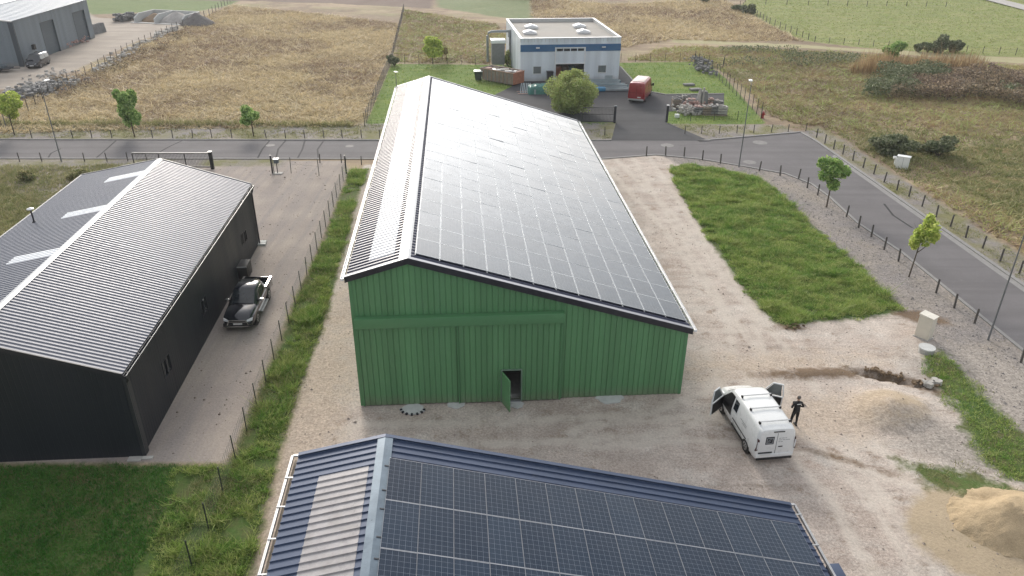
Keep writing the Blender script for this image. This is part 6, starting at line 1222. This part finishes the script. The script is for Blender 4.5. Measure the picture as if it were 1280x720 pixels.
# ================================================================ air
SUN_AZ, SUN_EL = -15, 24
def haze(d):
    b = MB(); b.bx(-260, 260, -30, 330, -2.5, 27.5); m = bpy.data.materials.new('haze'); m.use_nodes = True; nt = m.node_tree; nt.nodes.remove(nt.nodes['Principled BSDF'])
    v = N(nt, 'ShaderNodeVolumePrincipled', {'Color': (.90, .94, 1.0), 'Density': d, 'Anisotropy': .3}); nt.links.new(v.outputs[0], nt.nodes['Material Output'].inputs['Volume']); tag(b.build('haze', m), 'thin pale haze over the fields', None, None, 'stuff')
HAZE = 0.00025
if HAZE: haze(HAZE)
w = bpy.data.worlds.new('World'); C.world = w; w.use_nodes = True; nt = w.node_tree; bg = nt.nodes['Background']
sk = nt.nodes.new('ShaderNodeTexSky'); sk.sky_type = 'NISHITA'; sk.sun_disc = False; sk.sun_elevation = R(SUN_EL); sk.sun_rotation = R(SUN_AZ); sk.air_density = 1.0; sk.dust_density = 5.0; sk.ozone_density = 1.0; sk.altitude = 100
tc = N(nt, 'ShaderNodeTexCoord').outputs['Generated']
# thin broken overcast: soft white cloud veil over the blue
cl = NO(nt, N(nt, 'ShaderNodeMapping', {'Vector': tc, 'Scale': (1, 1, 2.2)}).outputs[0], 1.6, 6, .55, .4)
cf = RMP(nt, cl, .34, .62, .45, .95)
sd = Vector((math.sin(R(SUN_AZ))*math.cos(R(SUN_EL)), math.cos(R(SUN_AZ))*math.cos(R(SUN_EL)), math.sin(R(SUN_EL))))
dt = N(nt, 'ShaderNodeVectorMath', {0: tc, 1: tuple(sd)}, operation='DOT_PRODUCT').outputs['Value']
sxyz = N(nt, 'ShaderNodeSeparateXYZ', {0: tc}).outputs
az_ = MA(nt, 'DIVIDE', MA(nt, 'ADD', MA(nt, 'ARCTAN2', sxyz[0], sxyz[1]), R(15)), R(29)); g_az = MA(nt, 'EXPONENT', MA(nt, 'MULTIPLY', MA(nt, 'MULTIPLY', az_, az_), -1))
el_ = MA(nt, 'DIVIDE', MA(nt, 'SUBTRACT', sxyz[2], .26), .34); g_el = MA(nt, 'EXPONENT', MA(nt, 'MULTIPLY', MA(nt, 'MULTIPLY', el_, el_), -1))
glow = MA(nt, 'MULTIPLY', g_az, g_el)
cb_ = MA(nt, 'ADD', MA(nt, 'MULTIPLY', glow, 30.0), MA(nt, 'ADD', 3.4, MA(nt, 'MULTIPLY', cl, 2.2)))
cc = MX(nt, 1.0, (.985, .99, 1.0), N(nt, 'ShaderNodeCombineColor', {0: cb_, 1: cb_, 2: cb_}).outputs[0], 'MULTIPLY')
nt.links.new(MX(nt, cf, sk.outputs[0], cc), bg.inputs[0]); bg.inputs[1].default_value = .11
s = bpy.data.lights.new('sun', 'SUN'); s.energy = 1.5; s.angle = R(17); s.color = (1, .91, .80); so = bpy.data.objects.new('sun', s); COL.objects.link(so); so.rotation_euler = sd.to_track_quat('Z', 'Y').to_euler()
C.view_settings.view_transform = 'Standard'; C.view_settings.look = 'None'; C.view_settings.gamma = 1; C.view_settings.exposure = .76
C.render.engine = 'CYCLES'; C.cycles.use_denoising = True; C.cycles.max_bounces = 6; C.cycles.transparent_max_bounces = 6; C.cycles.volume_bounces = 0
